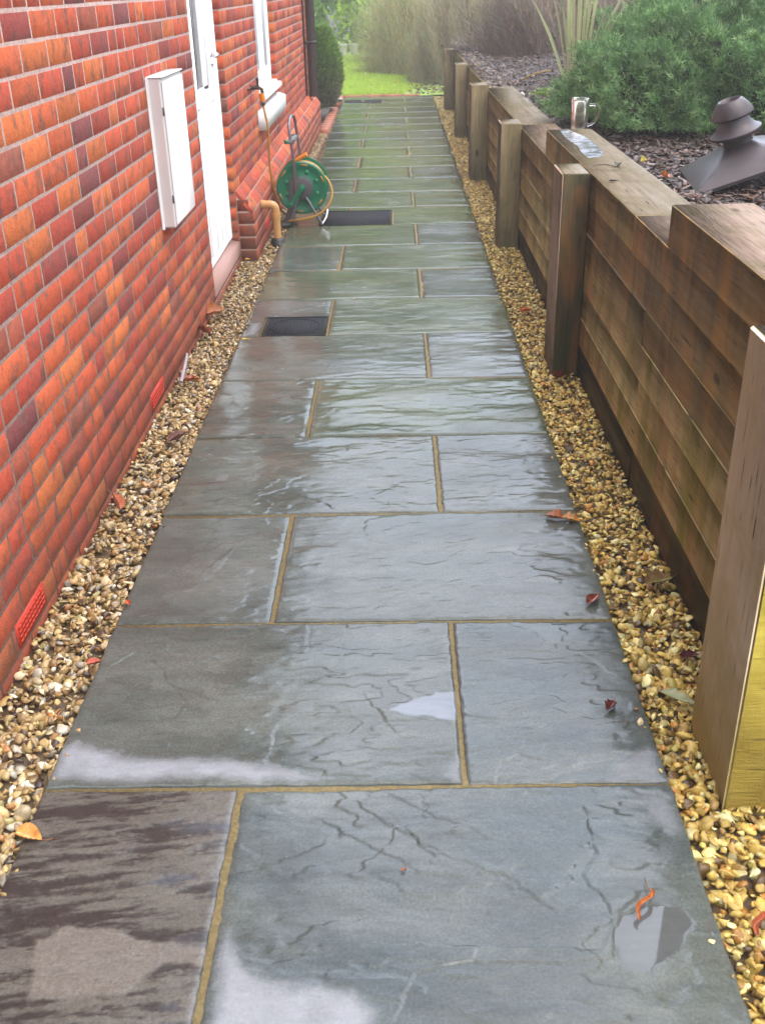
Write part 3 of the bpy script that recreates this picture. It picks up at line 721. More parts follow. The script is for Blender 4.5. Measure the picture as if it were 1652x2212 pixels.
# air bricks
def airbrick(x, y0, y1, z0, z1):
    a = MB(); a.box((x - .02, y0, z0), (x + .001, y1, z1))
    for i in range(9):
        for j in range(4):
            yy = y0 + .012 + (y1 - y0 - .024) * (i + .5) / 9; zz = z0 + .008 + (z1 - z0 - .016) * (j + .5) / 4
            a.box((x + .001, yy - .0088, zz - .0022), (x + .0045, yy + .0088, zz + .0040))
    o = part(a.build('air_brick', M_REDV), house); return o
airbrick(WX, 2.090, 2.310, .012, .082); airbrick(WX, 3.665, 3.90, .012, .082); airbrick(PX, 6.72, 6.93, .045, .11)

# meter box
mbx = MB(); mbx.box((WX, 4.215, .600), (-.150, 4.635, 1.165), .006); o = part(mbx.build('meter_box', M_BOX), house); autosm(o)
md = MB(); md.box((-.1495, 4.222, .612), (-.1425, 4.628, 1.150), .003); md.box((WX, 4.213, 1.165), (-.1415, 4.637, 1.169), .001)
md.box((WX, 4.206, .594), (WX + .012, 4.215, 1.165), .002)
o2 = part(md.build('door', M_BOX), house); o2.parent = o; o2.location = (0, 0, 0)
for z_ in (.70, 1.03):
    hg = MB(); hg.box((-.152, 4.2125, z_), (-.146, 4.2155, z_ + .03)); hg.build('hinge', M_GREYP, o)

# door: frame, leaf with glazing, handle
FX = -.240
d = MB()
d.box((-.31, 5.243, .13), (FX, 5.31, 2.10), .004); d.box((-.31, 6.06, .13), (FX, 6.19, 2.10), .004); d.box((-.31, 5.31, 2.03), (FX, 6.06, 2.10), .004)
d.box((-.31, 5.31, .131), (FX, 6.06, .165), .004); d.box((-.27, 6.03, .165), (FX + .007, 6.075, 2.03), .003)
fr = part(d.build('door_frame', M_UPVC), house)
d = MB(); LX = FX - .006
d.box((-.30, 5.315, .17), (LX, 5.535, 2.025), .003); d.box((-.30, 5.735, 1.005), (LX, 5.885, 2.025), .003); d.box((-.30, 5.91, .17), (LX, 6.028, 2.025), .003)
d.box((-.30, 5.535, .17), (LX, 5.735, 1.005), .003); d.box((-.30, 5.735, .17), (LX, 5.91, .985), .003); d.box((-.30, 5.535, 1.93), (LX, 5.735, 2.025), .003); d.box((-.30, 5.885, 1.24), (LX, 5.91, 2.025), .002)
d.box((LX, 5.36, .92), (LX + .004, 6.0, .935), .001)
leaf = part(d.build('door_leaf', M_UPVC), house)
for q_ in (((-.285, 5.536, 1.006), (LX - .007, 5.734, 1.929)), ((-.285, 5.886, .986), (LX - .007, 5.909, 1.239))):
    d = MB(); d.box(*q_); d.build('glass_pane', M_GLASSD, leaf)
d = MB(); d.box((LX - .007, 5.600, 1.0065), (LX - .004, 5.606, 1.9285)); x_ = d.build('glazing_bar', M_UPVC, leaf)
d = MB(); d.box((LX, 5.965, 1.04), (LX + .008, 6.0, 1.24), .002); d.tube([(LX, 5.982, 1.145), (LX + .05, 5.982, 1.145)], .010, 10); d.tube([(LX + .048, 5.99, 1.145), (LX + .052, 5.93, 1.147), (LX + .05, 5.86, 1.143)], .009, 10)
d.tube([(LX, 5.982, 1.10), (LX + .016, 5.982, 1.10)], .009, 10)
x_ = d.build('handle', M_CHROME, leaf)
d = MB(); d.add([(-.33, 5.243, .13), (-.33, 6.19, .13), (WX + .006, 5.243, .105), (WX + .006, 6.19, .105), (WX + .006, 5.243, .03), (WX + .006, 6.19, .03), (-.33, 5.243, .03), (-.33, 6.19, .03)],
                [[0, 2, 3, 1], [2, 4, 5, 3], [0, 6, 4, 2], [1, 3, 5, 7]]); part(d.build('threshold', M_THRESH), house)
for q_ in (((-.616, 5.2, .1), (-.600, 6.25, 2.2)), ((-.616, 7.68, .72), (-.600, 8.95, 2.1))):
    d = MB(); d.box(*q_); part(d.build('room_interior', M_DARK), house)

# window
d = MB(); WF = -.245
d.box((-.31, 7.72, .80), (WF, 7.80, 2.0), .003); d.box((-.31, 8.83, .80), (WF, 8.90, 2.0), .003); d.box((-.31, 7.80, 1.94), (WF, 8.83, 2.0), .003); d.box((-.31, 7.80, .80), (WF, 8.83, .86), .003); d.box((-.31, 8.30, .86), (WF, 8.385, 1.94), .003)
wf = part(d.build('window', M_UPVC), house)
d = MB(); S_ = WF + .008
for a, b_ in ((7.80, 8.30), (8.385, 8.83)):
    t = .045
    d.box((-.295, a, .861), (S_, a + t, 1.939), .004); d.box((-.295, b_ - t, .861), (S_, b_, 1.939), .004); d.box((-.295, a + t, .861), (S_, b_ - t, .861 + t), .003); d.box((-.295, a + t, 1.939 - t), (S_, b_ - t, 1.939), .003)
d.build('window_frame', M_UPVC, wf)
d = MB(); d.box((-.285, 7.845, .90), (-.272, 8.255, 1.90)); d.box((-.285, 8.43, .90), (-.272, 8.785, 1.90)); d.build('glass_pane', M_GLASSP, wf)
d = MB(); d.box((-.264, 8.50, .905), (-.258, 8.80, 1.895)); d.box((-.264, 7.86, .905), (-.258, 8.26, 1.895)); d.build('glare_panel', M_GLARE, wf)  # added white panels stand in for bright sky reflected in the panes
d = MB(); d.box((-.31, 7.70, .745), (-.165, 8.88, .785), .008); d.box((-.31, 7.70, .785), (-.20, 8.88, .7995), .004); x_ = d.build('window_board', M_UPVC, wf)
d = MB(); d.add([(-.31, 7.56, .728), (-.150, 7.56, .672), (-.150, 7.56, .567), (-.31, 7.56, .567), (-.31, 9.0, .728), (-.150, 9.0, .672), (-.150, 9.0, .567), (-.31, 9.0, .567)],
                [[0, 3, 2, 1], [4, 5, 6, 7], [0, 1, 5, 4], [1, 2, 6, 5], [2, 3, 7, 6]]); x_ = d.build('window_sill', M_PAINTW, wf)

# downpipe
d = MB(); d.tube([(WX + .062, 12.02, 2.45), (WX + .062, 12.02, .50), (WX + .062, 12.02, .375)], .050, 14); o = part(d.build('downpipe', M_PIPEB), house); autosm(o)
for z_ in (.9, 2.2):
    d = MB(); d.box((WX - .001, 11.955, z_), (WX + .03, 12.085, z_ + .03)); d.lathe([(.050, 0), (.056, 0), (.056, .03), (.050, .03)], 16, (WX + .062, 12.02, z_)); d.build('pipe_bracket', M_PIPEB, o)
d = MB(); d.tube([(WX + .02, 11.60, 2.45), (WX + .02, 11.60, .42)], .010, 8); part(d.build('pipe_shadow_line', M_PIPEB), house)  # thin dark tube stands in for the shadow line beside the downpipe
# waste pipe
d = MB(); th = np.linspace(0, np.pi / 2, 9); cx, cz = -.053, .205
pts = [(PX - .01, 6.62, .238)] + [(cx + .033 * math.sin(t), 6.62, cz + .033 * math.cos(t)) for t in th] + [(-.020, 6.62, .02)]
d.tube(pts, .0245, 14); d.lathe([(.0245, 0), (.029, 0), (.029, .035), (.0245, .035)], 16, (-.020, 6.62, .150)); d.lathe([(.0245, 0), (.029, 0), (.029, .02), (.0245, .02)], 16, (PX, 6.62, .238), (1, 0, 0))
o = part(d.build('waste_pipe', M_TAN), house); autosm(o)
d = MB(); d.lathe([(.0, .03), (.026, .03), (.045, .022), (.05, -.04)], 14, (-.020, 6.62, .0)); d.build('gully_seal', M_BLKP, o)
# garden tap
d = MB(); d.tube([(WX - .005, 7.25, .872), (WX + .055, 7.25, .872), (WX + .075, 7.25, .862), (WX + .080, 7.25, .835)], [.012, .013, .012, .012], 10); d.lathe([(.022, 0), (.022, .006), (.014, .008)], 14, (WX, 7.25, .872), (1, 0, 0))
d.tube([(WX + .05, 7.25, .875), (WX + .05, 7.25, .925)], .008, 8); d.tube([(WX + .05, 7.215, .928), (WX + .05, 7.285, .928)], .007, 8); d.tube([(WX + .004, 7.25, .872), (WX + .004, 7.10, .872)], .008, 8)
o = part(d.build('garden_tap', M_BRASS), house); autosm(o)

# ------------------------------------------------------------------ sleeper retaining wall
rw = empty('retaining_wall', (1.6, 8, 0)); tag(rw, 'stepped brown timber sleeper retaining wall with upright posts along the gravel', 'retaining wall')
SX0, SX1 = 1.5, 1.722; H_ = .115
def sleeper(y0, y1, z0, z1, low=0, topm=None, x0=SX0, x1=SX1):
    m = MB(); j = br.uniform(-.003, .003)
    m.box((x0 + j, y0 + .0008, z0 + .0005), (x1 + j, y1 - .0008, z1 - .0005), .0018, m=0, mtop=1)
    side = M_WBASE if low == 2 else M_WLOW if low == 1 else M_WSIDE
    # slight sag / twist of the long faces
    o = m.build('sleeper', [side, topm or M_WTOP]); part(o, rw); return o
LEN = [[1.60, 4.20, 6.60, 9.0, 11.6, 14.30], [1.60, 3.05, 5.45, 7.85, 10.25, 12.65, 14.30]]
zc = [-.14, -.02, .11, .2265, .343, .4545, .5685, .6845]
for i in range(7):
    ys_ = LEN[i % 2]
    for a, b_ in zip(ys_[:-1], ys_[1:]):
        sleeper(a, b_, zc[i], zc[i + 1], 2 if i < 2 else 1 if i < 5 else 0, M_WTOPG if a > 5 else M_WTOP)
sleeper(1.60, 3.30, .6845, .80, 0, M_WTOP); sleeper(3.30, 5.42, .6845, .80, 0, M_WTOPG)
sleeper(1.60, 2.872, .80, .916, 0, M_WTOP)
# return of the wall at its near end
for i in range(7): sleeper(1.60, 1.72, zc[i] + .0, zc[i + 1], 1, M_WTOP, x0=1.727, x1=4.2)
def post(y0, y1, zt, x0=1.39, x1=1.497, kind='far', label=None):
    m = MB(); m.box((x0, y0, -.3), (x1, y1, zt), .005, m=0, mtop=1)
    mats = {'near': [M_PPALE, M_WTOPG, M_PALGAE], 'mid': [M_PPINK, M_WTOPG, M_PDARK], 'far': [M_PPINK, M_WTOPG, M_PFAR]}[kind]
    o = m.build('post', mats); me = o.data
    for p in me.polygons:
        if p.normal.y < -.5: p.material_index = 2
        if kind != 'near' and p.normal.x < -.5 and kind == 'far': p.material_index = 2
    if kind == 'mid':   # split heart shake down the front face
        s_ = MB(); s_.box((x0 + .052, y0 - .0006, -.02), (x0 + .0545, y0 + .001, zt - .006)); part(s_.build('shake', M_WBASE), rw)
    part(o, rw)
    if label: o['label'] = label
    return o
post(1.555, 1.812, .905, 1.387, 1.60, 'near', 'pale post with yellow-green algae on its front face')
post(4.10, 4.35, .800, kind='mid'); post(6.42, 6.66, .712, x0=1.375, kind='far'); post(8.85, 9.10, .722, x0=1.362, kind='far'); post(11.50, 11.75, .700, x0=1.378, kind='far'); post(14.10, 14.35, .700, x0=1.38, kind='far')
# water lying on the sleeper top
w = MB(); P = np.array([(1.561, 5.387), (1.599, 5.41), (1.647, 5.124), (1.650, 4.80), (1.638, 4.60), (1.60, 4.50), (1.552, 4.479), (1.545, 4.60), (1.560, 4.818), (1.548, 5.1)])
cen = P.mean(0); V = [(cen[0], cen[1], .8022)] + [(x, y, .8008) for x, y in P]
w.add(V, None, [[0, 1 + (i + 1) % len(P), 1 + i] for i in range(len(P))][::1]); tag(w.build('puddle', M_FILM), kind='structure')

# ------------------------------------------------------------------ gravel
def ico(sub):
    t = (1 + 5 ** .5) / 2; V = np.array([(-1, t, 0), (1, t, 0), (-1, -t, 0), (1, -t, 0), (0, -1, t), (0, 1, t), (0, -1, -t), (0, 1, -t), (t, 0, -1), (t, 0, 1), (-t, 0, -1), (-t, 0, 1)], float)
    F = [(0, 11, 5), (0, 5, 1), (0, 1, 7), (0, 7, 10), (0, 10, 11), (1, 5, 9), (5, 11, 4), (11, 10, 2), (10, 7, 6), (7, 1, 8), (3, 9, 4), (3, 4, 2), (3, 2, 6), (3, 6, 8), (3, 8, 9), (4, 9, 5), (2, 4, 11), (6, 2, 10), (8, 6, 7), (9, 8, 1)]
    V /= np.linalg.norm(V[0]); V = list(V)
    for _ in range(sub):
        c_ = {}; F2 = []
        def mid(a, b_):
            k = (min(a, b_), max(a, b_))
            if k not in c_: v = (V[a] + V[b_]); V.append(v / np.linalg.norm(v)); c_[k] = len(V) - 1
            return c_[k]
        for a, b_, c2 in F:
            x, y, z = mid(a, b_), mid(b_, c2), mid(c2, a); F2 += [(a, x, z), (b_, y, x), (c2, z, y), (x, y, z)]
        F = F2
    return np.array(V), np.array(F)
def pebbles(name, P, size, cols, sub, seed, flat=.46):
    r = np.random.default_rng(seed); B, F = ico(sub); n = len(P); nv = len(B)
    var = []
    for k in range(8):   # angular chipped shapes
        v = B.copy(); rr = np.random.default_rng(50 + k)
        for _ in range(11):
            d_ = rr.normal(size=3); d_ /= np.linalg.norm(d_); h = rr.uniform(.34, .8); s_ = v @ d_; v = v - np.maximum(0, s_ - h)[:, None] * d_
        v *= 1 + rr.uniform(-.08, .08, (nv, 1)); var.append(v)
    var = np.array(var)[r.integers(0, 8, n)]
    sc = np.stack([np.ones(n), r.uniform(.5, .95, n), r.uniform(flat - .15, flat + .2, n)], -1) * (size / 2)[:, None]
    v = var * sc[:, None, :]
    q = r.normal(size=(n, 4)); q[:, 1:3] *= .28; q[:, 0] *= 1; q /= np.linalg.norm(q, axis=1)[:, None]
    w_, x, y, z = q.T
    R = np.stack([np.stack([1 - 2 * (y * y + z * z), 2 * (x * y - z * w_), 2 * (x * z + y * w_)], -1), np.stack([2 * (x * y + z * w_), 1 - 2 * (x * x + z * z), 2 * (y * z - x * w_)], -1), np.stack([2 * (x * z - y * w_), 2 * (y * z + x * w_), 1 - 2 * (x * x + y * y)], -1)], 1)
    v = np.einsum('nij,nkj->nki', R, v) + P[:, None, :]
    FF = (F[None] + (np.arange(n) * nv)[:, None, None]).reshape(-1, 3)
    return v.reshape(-1, 3), FF, np.repeat(cols, nv, 0)
PC = np.array([(.74, .58, .34), (.64, .45, .19), (.54, .36, .14), (.44, .27, .10), (.32, .19, .075), (.50, .23, .08), (.12, .065, .035), (.08, .045, .035), (.80, .72, .56), (.40, .34, .25), (.52, .43, .17)])
PCW = np.array([.14, .17, .18, .15, .10, .05, .05, .03, .06, .04, .03]); PCW = PCW / PCW.sum()
def strip(regions, seed, warm=1.0, tone=.80):
    r = np.random.default_rng(seed); out = []; n0 = 0; VV = []; FF = []; CC = []
    for (x0, x1, y0, y1, sub, smin, smax, dens, zt) in regions:
        n = int((x1 - x0) * (y1 - y0) * dens)
        x = r.uniform(x0, x1, n); y = r.uniform(y0, y1, n)
        size = 1.42 * (smin * .8 + (smax - smin * .8) * r.beta(1.3, 2.6, n))
        z = zt - .012 * np.abs(r.normal(size=n)) - .35 * size * .5 + .006 * perlin(x * 6, y * 6, seed)
        c_ = PC[r.choice(len(PC), n, p=PCW)] * tone * r.uniform(.55, 1.10, (n, 1)); c_[:, 2] *= warm
        v, f, c2 = pebbles('p', np.stack([x, y, z], -1), size, c_, sub, seed + len(VV))
        VV.append(v); FF.append(f + n0); CC.append(c2); n0 += len(v)
    return mk('gravel', np.concatenate(VV), np.concatenate(FF), M_PEB, cols=np.clip(np.concatenate(CC), 0, 1), smooth=False)
g = MB(); g.box((-.24, -1, -.3), (-.001, 12.1, -.036)); g.box((W + .001, -1, -.3), (1.52, 15.9, -.036)); g.box((1.52, -1, -.3), (3.2, 1.598, -.036))
tag(g.build('gravel_bed', M_SUBG), kind='structure')
XA, XB = WX + .006, -.006
tag(strip([(XA, XB, -.6, .8, 0, .013, .042, 5500, -.008), (-.004, .020, .8, 8, 1, .008, .020, 380, .012), (XA, XB, .8, 2.6, 1, .013, .042, 6800, -.008), (XA, XB, 2.6, 4.6, 1, .012, .038, 6600, -.008), (XA, XB, 4.6, 6.22, 0, .011, .032, 6800, -.010), (PX + .005, XB, 6.22, 12.1, 0, .011, .032, 6800, -.010)], 31),
    'strip of wet honey-coloured gravel between the brick wall and the path', 'gravel', kind='stuff')
XA, XB = W + .006, SX0 - .004
tag(strip([(XA, XB, -.6, .8, 0, .013, .042, 5500, -.008), (XB, 3.1, -.6, .75, 0, .014, .042, 4200, -.006), (2.3, 3.1, .75, 1.55, 0, .014, .042, 4600, -.006), (W - .022, W + .004, .8, 8, 1, .008, .020, 420, .012), (XA, XB, .8, 2.6, 1, .013, .042, 6800, -.008), (XB, 2.3, .75, 1.55, 1, .014, .042, 6000, -.006), (XA, XB, 2.6, 4.6, 1, .011, .034, 6600, -.008), (XA, XB, 4.6, 9, 0, .011, .034, 6800, -.008), (XA, XB, 9, 15.9, 0, .014, .036, 5200, -.008)], 37, .60, 1.0),
    'strip of wet yellow gravel between the path and the sleeper wall', 'gravel', kind='stuff')

# lone pebble on the slab
def lone(x, y, z, s, c_, name, label, cat, group=None):
    v, f, cc = pebbles('p', np.array([[x, y, z]]), np.array([s]), np.array([c_]), 2, int(abs(x) * 1000) + 5)
    o = mk(name, v - [x, y, 0], f, M_PEB, cols=cc, smooth=True); o.location = (x, y, 0); return tag(o, label, cat, group)
lone(1.272, 1.795, .008, .024, (.62, .50, .30), 'pebble', 'lone cream pebble lying on the slab by the right gravel edge', 'pebble')
lone(.518, 5.243, .006, .022, (.60, .36, .14), 'pebble', 'small tan pebble on the path above the nearest cover', 'pebble')
lone(-.05, 15.1, .03, .16, (.55, .54, .52), 'stone', 'pale rounded stone in the border beside the far cover', 'stone')
lone(1.709, 8.308, .70, .05, (.62, .60, .58), 'stone', 'small white stone at the back of the sleeper wall', 'stone')

# ------------------------------------------------------------------ fallen leaves
def leaf_obj(x, y, z, L, wd, col, rot, label, kind='oval', curl=.3, tilt=(0, 0), cat='leaf', vein=None):
    nu, nv = 17, 9; u = np.linspace(0, 1, nu); v = np.linspace(-1, 1, nv); U, Vv = np.meshgrid(u, v, indexing='ij')
    prof = np.sin(np.pi * U ** .8) ** .8
    if kind == 'lobed': prof = prof * (0.62 + .38 * np.abs(np.cos(U * np.pi * 3.2)))
    if kind == 'strip': prof = .35 + .3 * np.sin(np.pi * U)
    X = (U - .5) * L; Y = Vv * prof * wd / 2
    Z = curl * wd * (np.abs(Vv) ** 1.6) * prof + .10 * L * curl * np.cos(U * 2 * np.pi) * .6 + .003 * np.abs(np.sin(U * 26 + np.abs(Vv) * 4)) * curl * 1.5
    if kind == 'strip': Y = Y + .10 * L * np.sin(U * 6.2) - .05 * L * U ; Z = Z + .15 * L * np.sin(U * np.pi)
    V = np.stack([X, Y, Z], -1).reshape(-1, 3); idx = np.arange(nu * nv).reshape(nu, nv)
    Q = np.stack([idx[:-1, :-1], idx[1:, :-1], idx[1:, 1:], idx[:-1, 1:]], -1).reshape(-1, 4)
    c0 = np.array(col); vn = np.array(vein if vein else c0 * 1.7)
    k = np.exp(-(Vv / .10) ** 2)[..., None] * .7 + .35 * np.exp(-(((U * 9 + np.abs(Vv) * 2.2) % 1 - .5) / .12) ** 2)[..., None]
    nn = fbm(U * 4 + x * 50, Vv * 2 + y * 31, 9, 3)[..., None]
    C = np.clip((c0 * (1 - k) + vn * k) * (1 + .35 * nn), .003, 1).reshape(-1, 3)
    o = mk('fallen_leaf', V, Q, M_DRYLEAF, cols=C, smooth=True)
    pt = MB(); pt.tube([(L * .5, 0, Z[-1, nv // 2]), (L * .62, .004, .002), (L * .78, .010, .004)], .0011, 6); s_ = pt.build('stalk', plainleaf, o)
    o.rotation_euler = (tilt[0], tilt[1], rot); o.location = (x, y, z + .003 - min(0, Z.min())); return tag(o, label, cat)
plainleaf = plain('leaf_stalk', (.20, .08, .03), .6)
leaf_obj(.015, 1.465, .004, .062, .036, (.62, .27, .055), -.35, 'large curled golden-orange leaf at the left edge of the dark slab', curl=.55, vein=(.75, .55, .28))
leaf_obj(1.168, 1.290, .004, .075, .016, (.36, .11, .03), 1.15, 'twisted bright orange leaf lying in the puddle', 'strip', .6)
leaf_obj(1.215, 1.848, .004, .040, .028, (.09, .022, .022), .9, 'crumpled dark maroon leaf on the right-hand slab', 'lobed', .6)
leaf_obj(1.252, 2.295, .004, .060, .030, (.13, .028, .018), .9, 'glossy dark red oval leaf at the right edge of the slab', curl=.45, vein=(.45, .2, .16))
leaf_obj(1.215, 2.765, .004, .055, .05, (.26, .075, .02), 2.7, 'red-brown lobed leaf at the right slab edge, left of its ochre twin', 'lobed', .45)
leaf_obj(1.262, 2.745, .004, .058, .045, (.36, .16, .03), -.4, 'ochre and red lobed leaf touching the right gravel edge', 'lobed', .45)
leaf_obj(1.446, 2.385, .004, .085, .075, (.17, .09, .045), .4, 'broad brown leaf with green centre on the right gravel', 'lobed', .35, vein=(.25, .30, .05))
leaf_obj(1.372, 1.875, .004, .085, .040, (.22, .22, .10), -.6, 'dull green lobed leaf on the right gravel near the pale post', 'lobed', .3, vein=(.30, .36, .16))
leaf_obj(1.356, 1.248, .004, .055, .022, (.30, .075, .03), 1.2, 'curved red-orange leaf on the gravel below the pale post', 'strip', .5)
leaf_obj(-.165, 2.903, .006, .080, .035, (.45, .16, .085), 2.1, 'salmon pink folded leaf standing in the left gravel', curl=.8, tilt=(.5, -.35))
leaf_obj(-.178, 5.0, .006, .13, .10, (.36, .11, .025), .7, 'orange-brown maple leaf against the wall by the door', 'lobed', .5, tilt=(.3, 0))
leaf_obj(-.178, 4.70, .006, .11, .06, (.20, .06, .03), 2.2, 'dark red-brown leaf by the wall under the meter box', 'lobed', .6, tilt=(.4, 0))
leaf_obj(.035, 4.585, .003, .045, .018, (.45, .33, .05), .1, 'small yellow leaf beside the nearest cover', curl=.3)
leaf_obj(-.125, 4.03, .006, .08, .05, (.30, .075, .025), .3, 'orange leaf lying beside the bent grey cable', 'lobed', .5)
leaf_obj(-.060, 3.42, .006, .10, .05, (.13, .045, .03), 1.0, 'brown curled leaf in the left gravel midway along', 'lobed', .6)
leaf_obj(.012, 2.31, .004, .030, .014, (.45, .09, .03), 2.0, 'tiny orange leaf fragment on the left slab edge', curl=.5)
leaf_obj(-.008, 2.035, .006, .035, .022, (.42, .06, .02), .5, 'small scarlet leaf fragment in the gravel at the broken slab edge', curl=.5)
leaf_obj(.742, 1.376, .003, .010, .007, (.25, .06, .03), .3, 'tiny red-brown speck of leaf on the big slab', curl=.4)
leaf_obj(1.439, 2.034, .004, .05, .035, (.10, .03, .03), .3, 'purple-brown leaf in the gravel beside the post', 'lobed', .5)
leaf_obj(1.405, 1.55 + .25, .004, .045, .03, (.12, .025, .025), 2.3, 'maroon leaf in the right gravel against the pale post', 'lobed', .6)
leaf_obj(1.41, 4.0, .004, .09, .05, (.16, .03, .02), .8, 'dark red leaf at the foot of the second post', 'lobed', .7, tilt=(-.4, .2))
leaf_obj(1.38, 4.95, .004, .07, .04, (.45, .13, .04), .3, 'orange leaf on the gravel beyond the second post', curl=.5)
leaf_obj(1.545, 3.90, .800, .035, .018, (.06, .04, .035), .2, 'small dark leaf on the sleeper top nearest the raised step', curl=.4)
leaf_obj(1.56, 4.17, .800, .12, .02, (.10, .06, .05), .1, 'brown strip of bark on the sleeper top behind the second post', 'strip', .25)
leaf_obj(1.63, 4.25, .800, .05, .03, (.07, .045, .04), 1.1, 'dark crumpled leaf on the sleeper top behind the bark strip', curl=.5)
leaf_obj(1.845, 4.76, .735, .06, .035, (.40, .34, .08), .9, 'pale yellow leaf on the mulch beside the brown finial', curl=.6, tilt=(.5, 0))
leaf_obj(1.86, 4.42, .725, .06, .035, (.45, .13, .03), 1.8, 'orange leaf on the mulch at the corner of the brown finial', curl=.6, tilt=(.6, 0))
leaf_obj(1.640, 2.33, .916, .03, .008, (.07, .04, .035), 2.6, 'short dark twig-like leaf on the raised near sleeper', 'strip', .2)
leaf_obj(-.152, 6.13, .004, .035, .02, (.60, .33, .03), .2, 'small yellow leaf at the foot of the sloping plinth', curl=.5)
leaf_obj(.30, 15.18, .002, .05, .035, (.60, .55, .25), .2, 'pale yellow leaf lying on the far cover', curl=.3)
for i, (x, y, c_, l) in enumerate([(.75, 17.6, (.60, .28, .06), 'orange leaf on the lawn straight ahead of the path'), (.25, 19.5, (.75, .72, .5), 'pale leaf on the lawn near the trimmed conifer'), (.40, 17.3, (.55, .45, .12), 'yellow leaf on the lawn, between the orange leaf and the conifer')]):
    leaf_obj(x, y, .035, .09, .06, c_, i, l, curl=.3)

# bent grey cable
c_ = MB(); th = np.linspace(0, 1, 12); P = [(-.195 + .05 * t + .022 * math.sin(t * 3.1), 4.30 - .36 * t, .03 + .055 * math.sin(t * 3.0)) for t in th]
c_.tube(P, [.0045 + .003 * t for t in th], 8); o = c_.build('cable', M_CABLE); autosm(o); tag(o, 'bent grey-lilac cable sticking out of the left gravel by the wall', 'cable')

# ------------------------------------------------------------------ hose reel
reel = empty('hose_reel', (.10, 7.2, 0)); tag(reel, 'green hose reel on a grey tube stand with ochre hose wound on it', 'hose reel')
CX, CZ, R_ = .108, .247, .172
def disc(y, front):
    d = MB(); n = 1 if front else -1; seg = 48
    prof = [(.030, .012), (.075, .012), (.085, .004), (.135, .004), (.145, .010), (.165, .010), (R_, .004), (R_, -.006), (.155, -.008), (.03, -.006)]
    d.lathe(prof, seg, (CX, y, CZ), (0, -n, 0)); o = part(d.build('reel_disc', M_GREENP), reel); autosm(o, 40)
    # moulded dimples and slots through which the hose shows
    for k in range(8):
        m = MB()
        a = k * np.pi / 4 + .42
        p = np.array([CX + .108 * math.cos(a), y - n * .004, CZ + .108 * math.sin(a)])
        m.lathe([(.0, .007), (.011, .006), (.017, .0)], 12, p, (0, -n, 0)); m.build('boss', M_GREENP, o)
    for k in range(6):
        s2 = MB(); a = k * np.pi / 3 + 1.42; ca, sa = math.cos(a), math.sin(a)
        Rm = np.array([[ca, 0, -sa], [0, 1, 0], [sa, 0, ca]]); org = (CX, y, CZ)
        s2.box((CX + .147, y - .0115 if front else y + .0095, CZ - .024), (CX + .157, y - .0095 if front else y + .0115, CZ + .024), 0, rot=Rm, org=org); s2.build('slot', M_HOSE, o)
    return o
YA, YB = 7.13, 7.34
disc(YA, True); disc(YB, False)
d = MB(); d.lathe([(.055, 0), (.055, .2)], 24, (CX, YA + .005, CZ), (0, 1, 0)); part(d.build('drum', M_GREENP), reel)
d = MB(); turns = 14
for lay in range(6):
    rr = .072 + .0145 * lay; n = 14 * 28; t = np.linspace(0, 14 * 2 * np.pi, n)
    yy = YA + .018 + (t / t[-1]) * (YB - YA - .036); yy = yy if lay % 2 == 0 else yy[::-1]
    if lay in (0, 1, 2): continue
    d.tube(np.stack([CX + rr * np.cos(t), yy, CZ + rr * np.sin(t)], -1), .0078, 6, True)
o = part(d.build('wound_hose', M_HOSE), reel); autosm(o, 60)
# hose to the tap + loose loop
def spline(P, n=40):
    P = np.array(P, float); Pp = np.concatenate([[2 * P[0] - P[1]], P, [2 * P[-1] - P[-2]]]); out = []
    for i in range(len(P) - 1):
        p0, p1, p2, p3 = Pp[i:i + 4]
        for t in np.linspace(0, 1, max(3, n // (len(P) - 1)), endpoint=False):
            out.append(.5 * ((2 * p1) + (-p0 + p2) * t + (2 * p0 - 5 * p1 + 4 * p2 - p3) * t * t + (-p0 + 3 * p1 - 3 * p2 + p3) * t ** 3))
    out.append(P[-1]); return np.array(out)
d = MB(); d.tube(spline([(-.130, 7.25, .765), (-.116, 7.23, .70), (-.102, 7.21, .61), (-.108, 7.2, .40), (-.090, 7.2, .22), (-.062, 7.2, .12), (-.02, 7.22, .06), (.04, 7.25, .10)], 50), .0078, 8)
d.tube(spline([(.262, 7.20, .31), (.292, 7.16, .275), (.312, 7.12, .215), (.295, 7.08, .155), (.250, 7.06, .105), (.185, 7.05, .072), (.11, 7.055, .055), (.05, 7.07, .045), (-.01, 7.12, .03)], 50), .0078, 8)
o = part(d.build('hose', M_HOSE), reel); autosm(o, 60)
d = MB(); d.tube([(-.134, 7.25, .838), (-.132, 7.25, .81), (-.130, 7.25, .785)], [.016, .019, .017], 12); o9 = part(d.build('tap_connector', M_ORNG), reel); autosm(o9); d = MB(); d.tube([(.07, 7.16, .418), (.105, 7.155, .438), (.150, 7.15, .462)], [.011, .014, .016], 10); o = part(d.build('hose_connector', M_ORNG), reel); autosm(o)
d = MB(); d.tube([(-.130, 7.25, .786), (-.130, 7.25, .765)], .017, 12); x_ = d.build('collar', M_GREYP, o9)
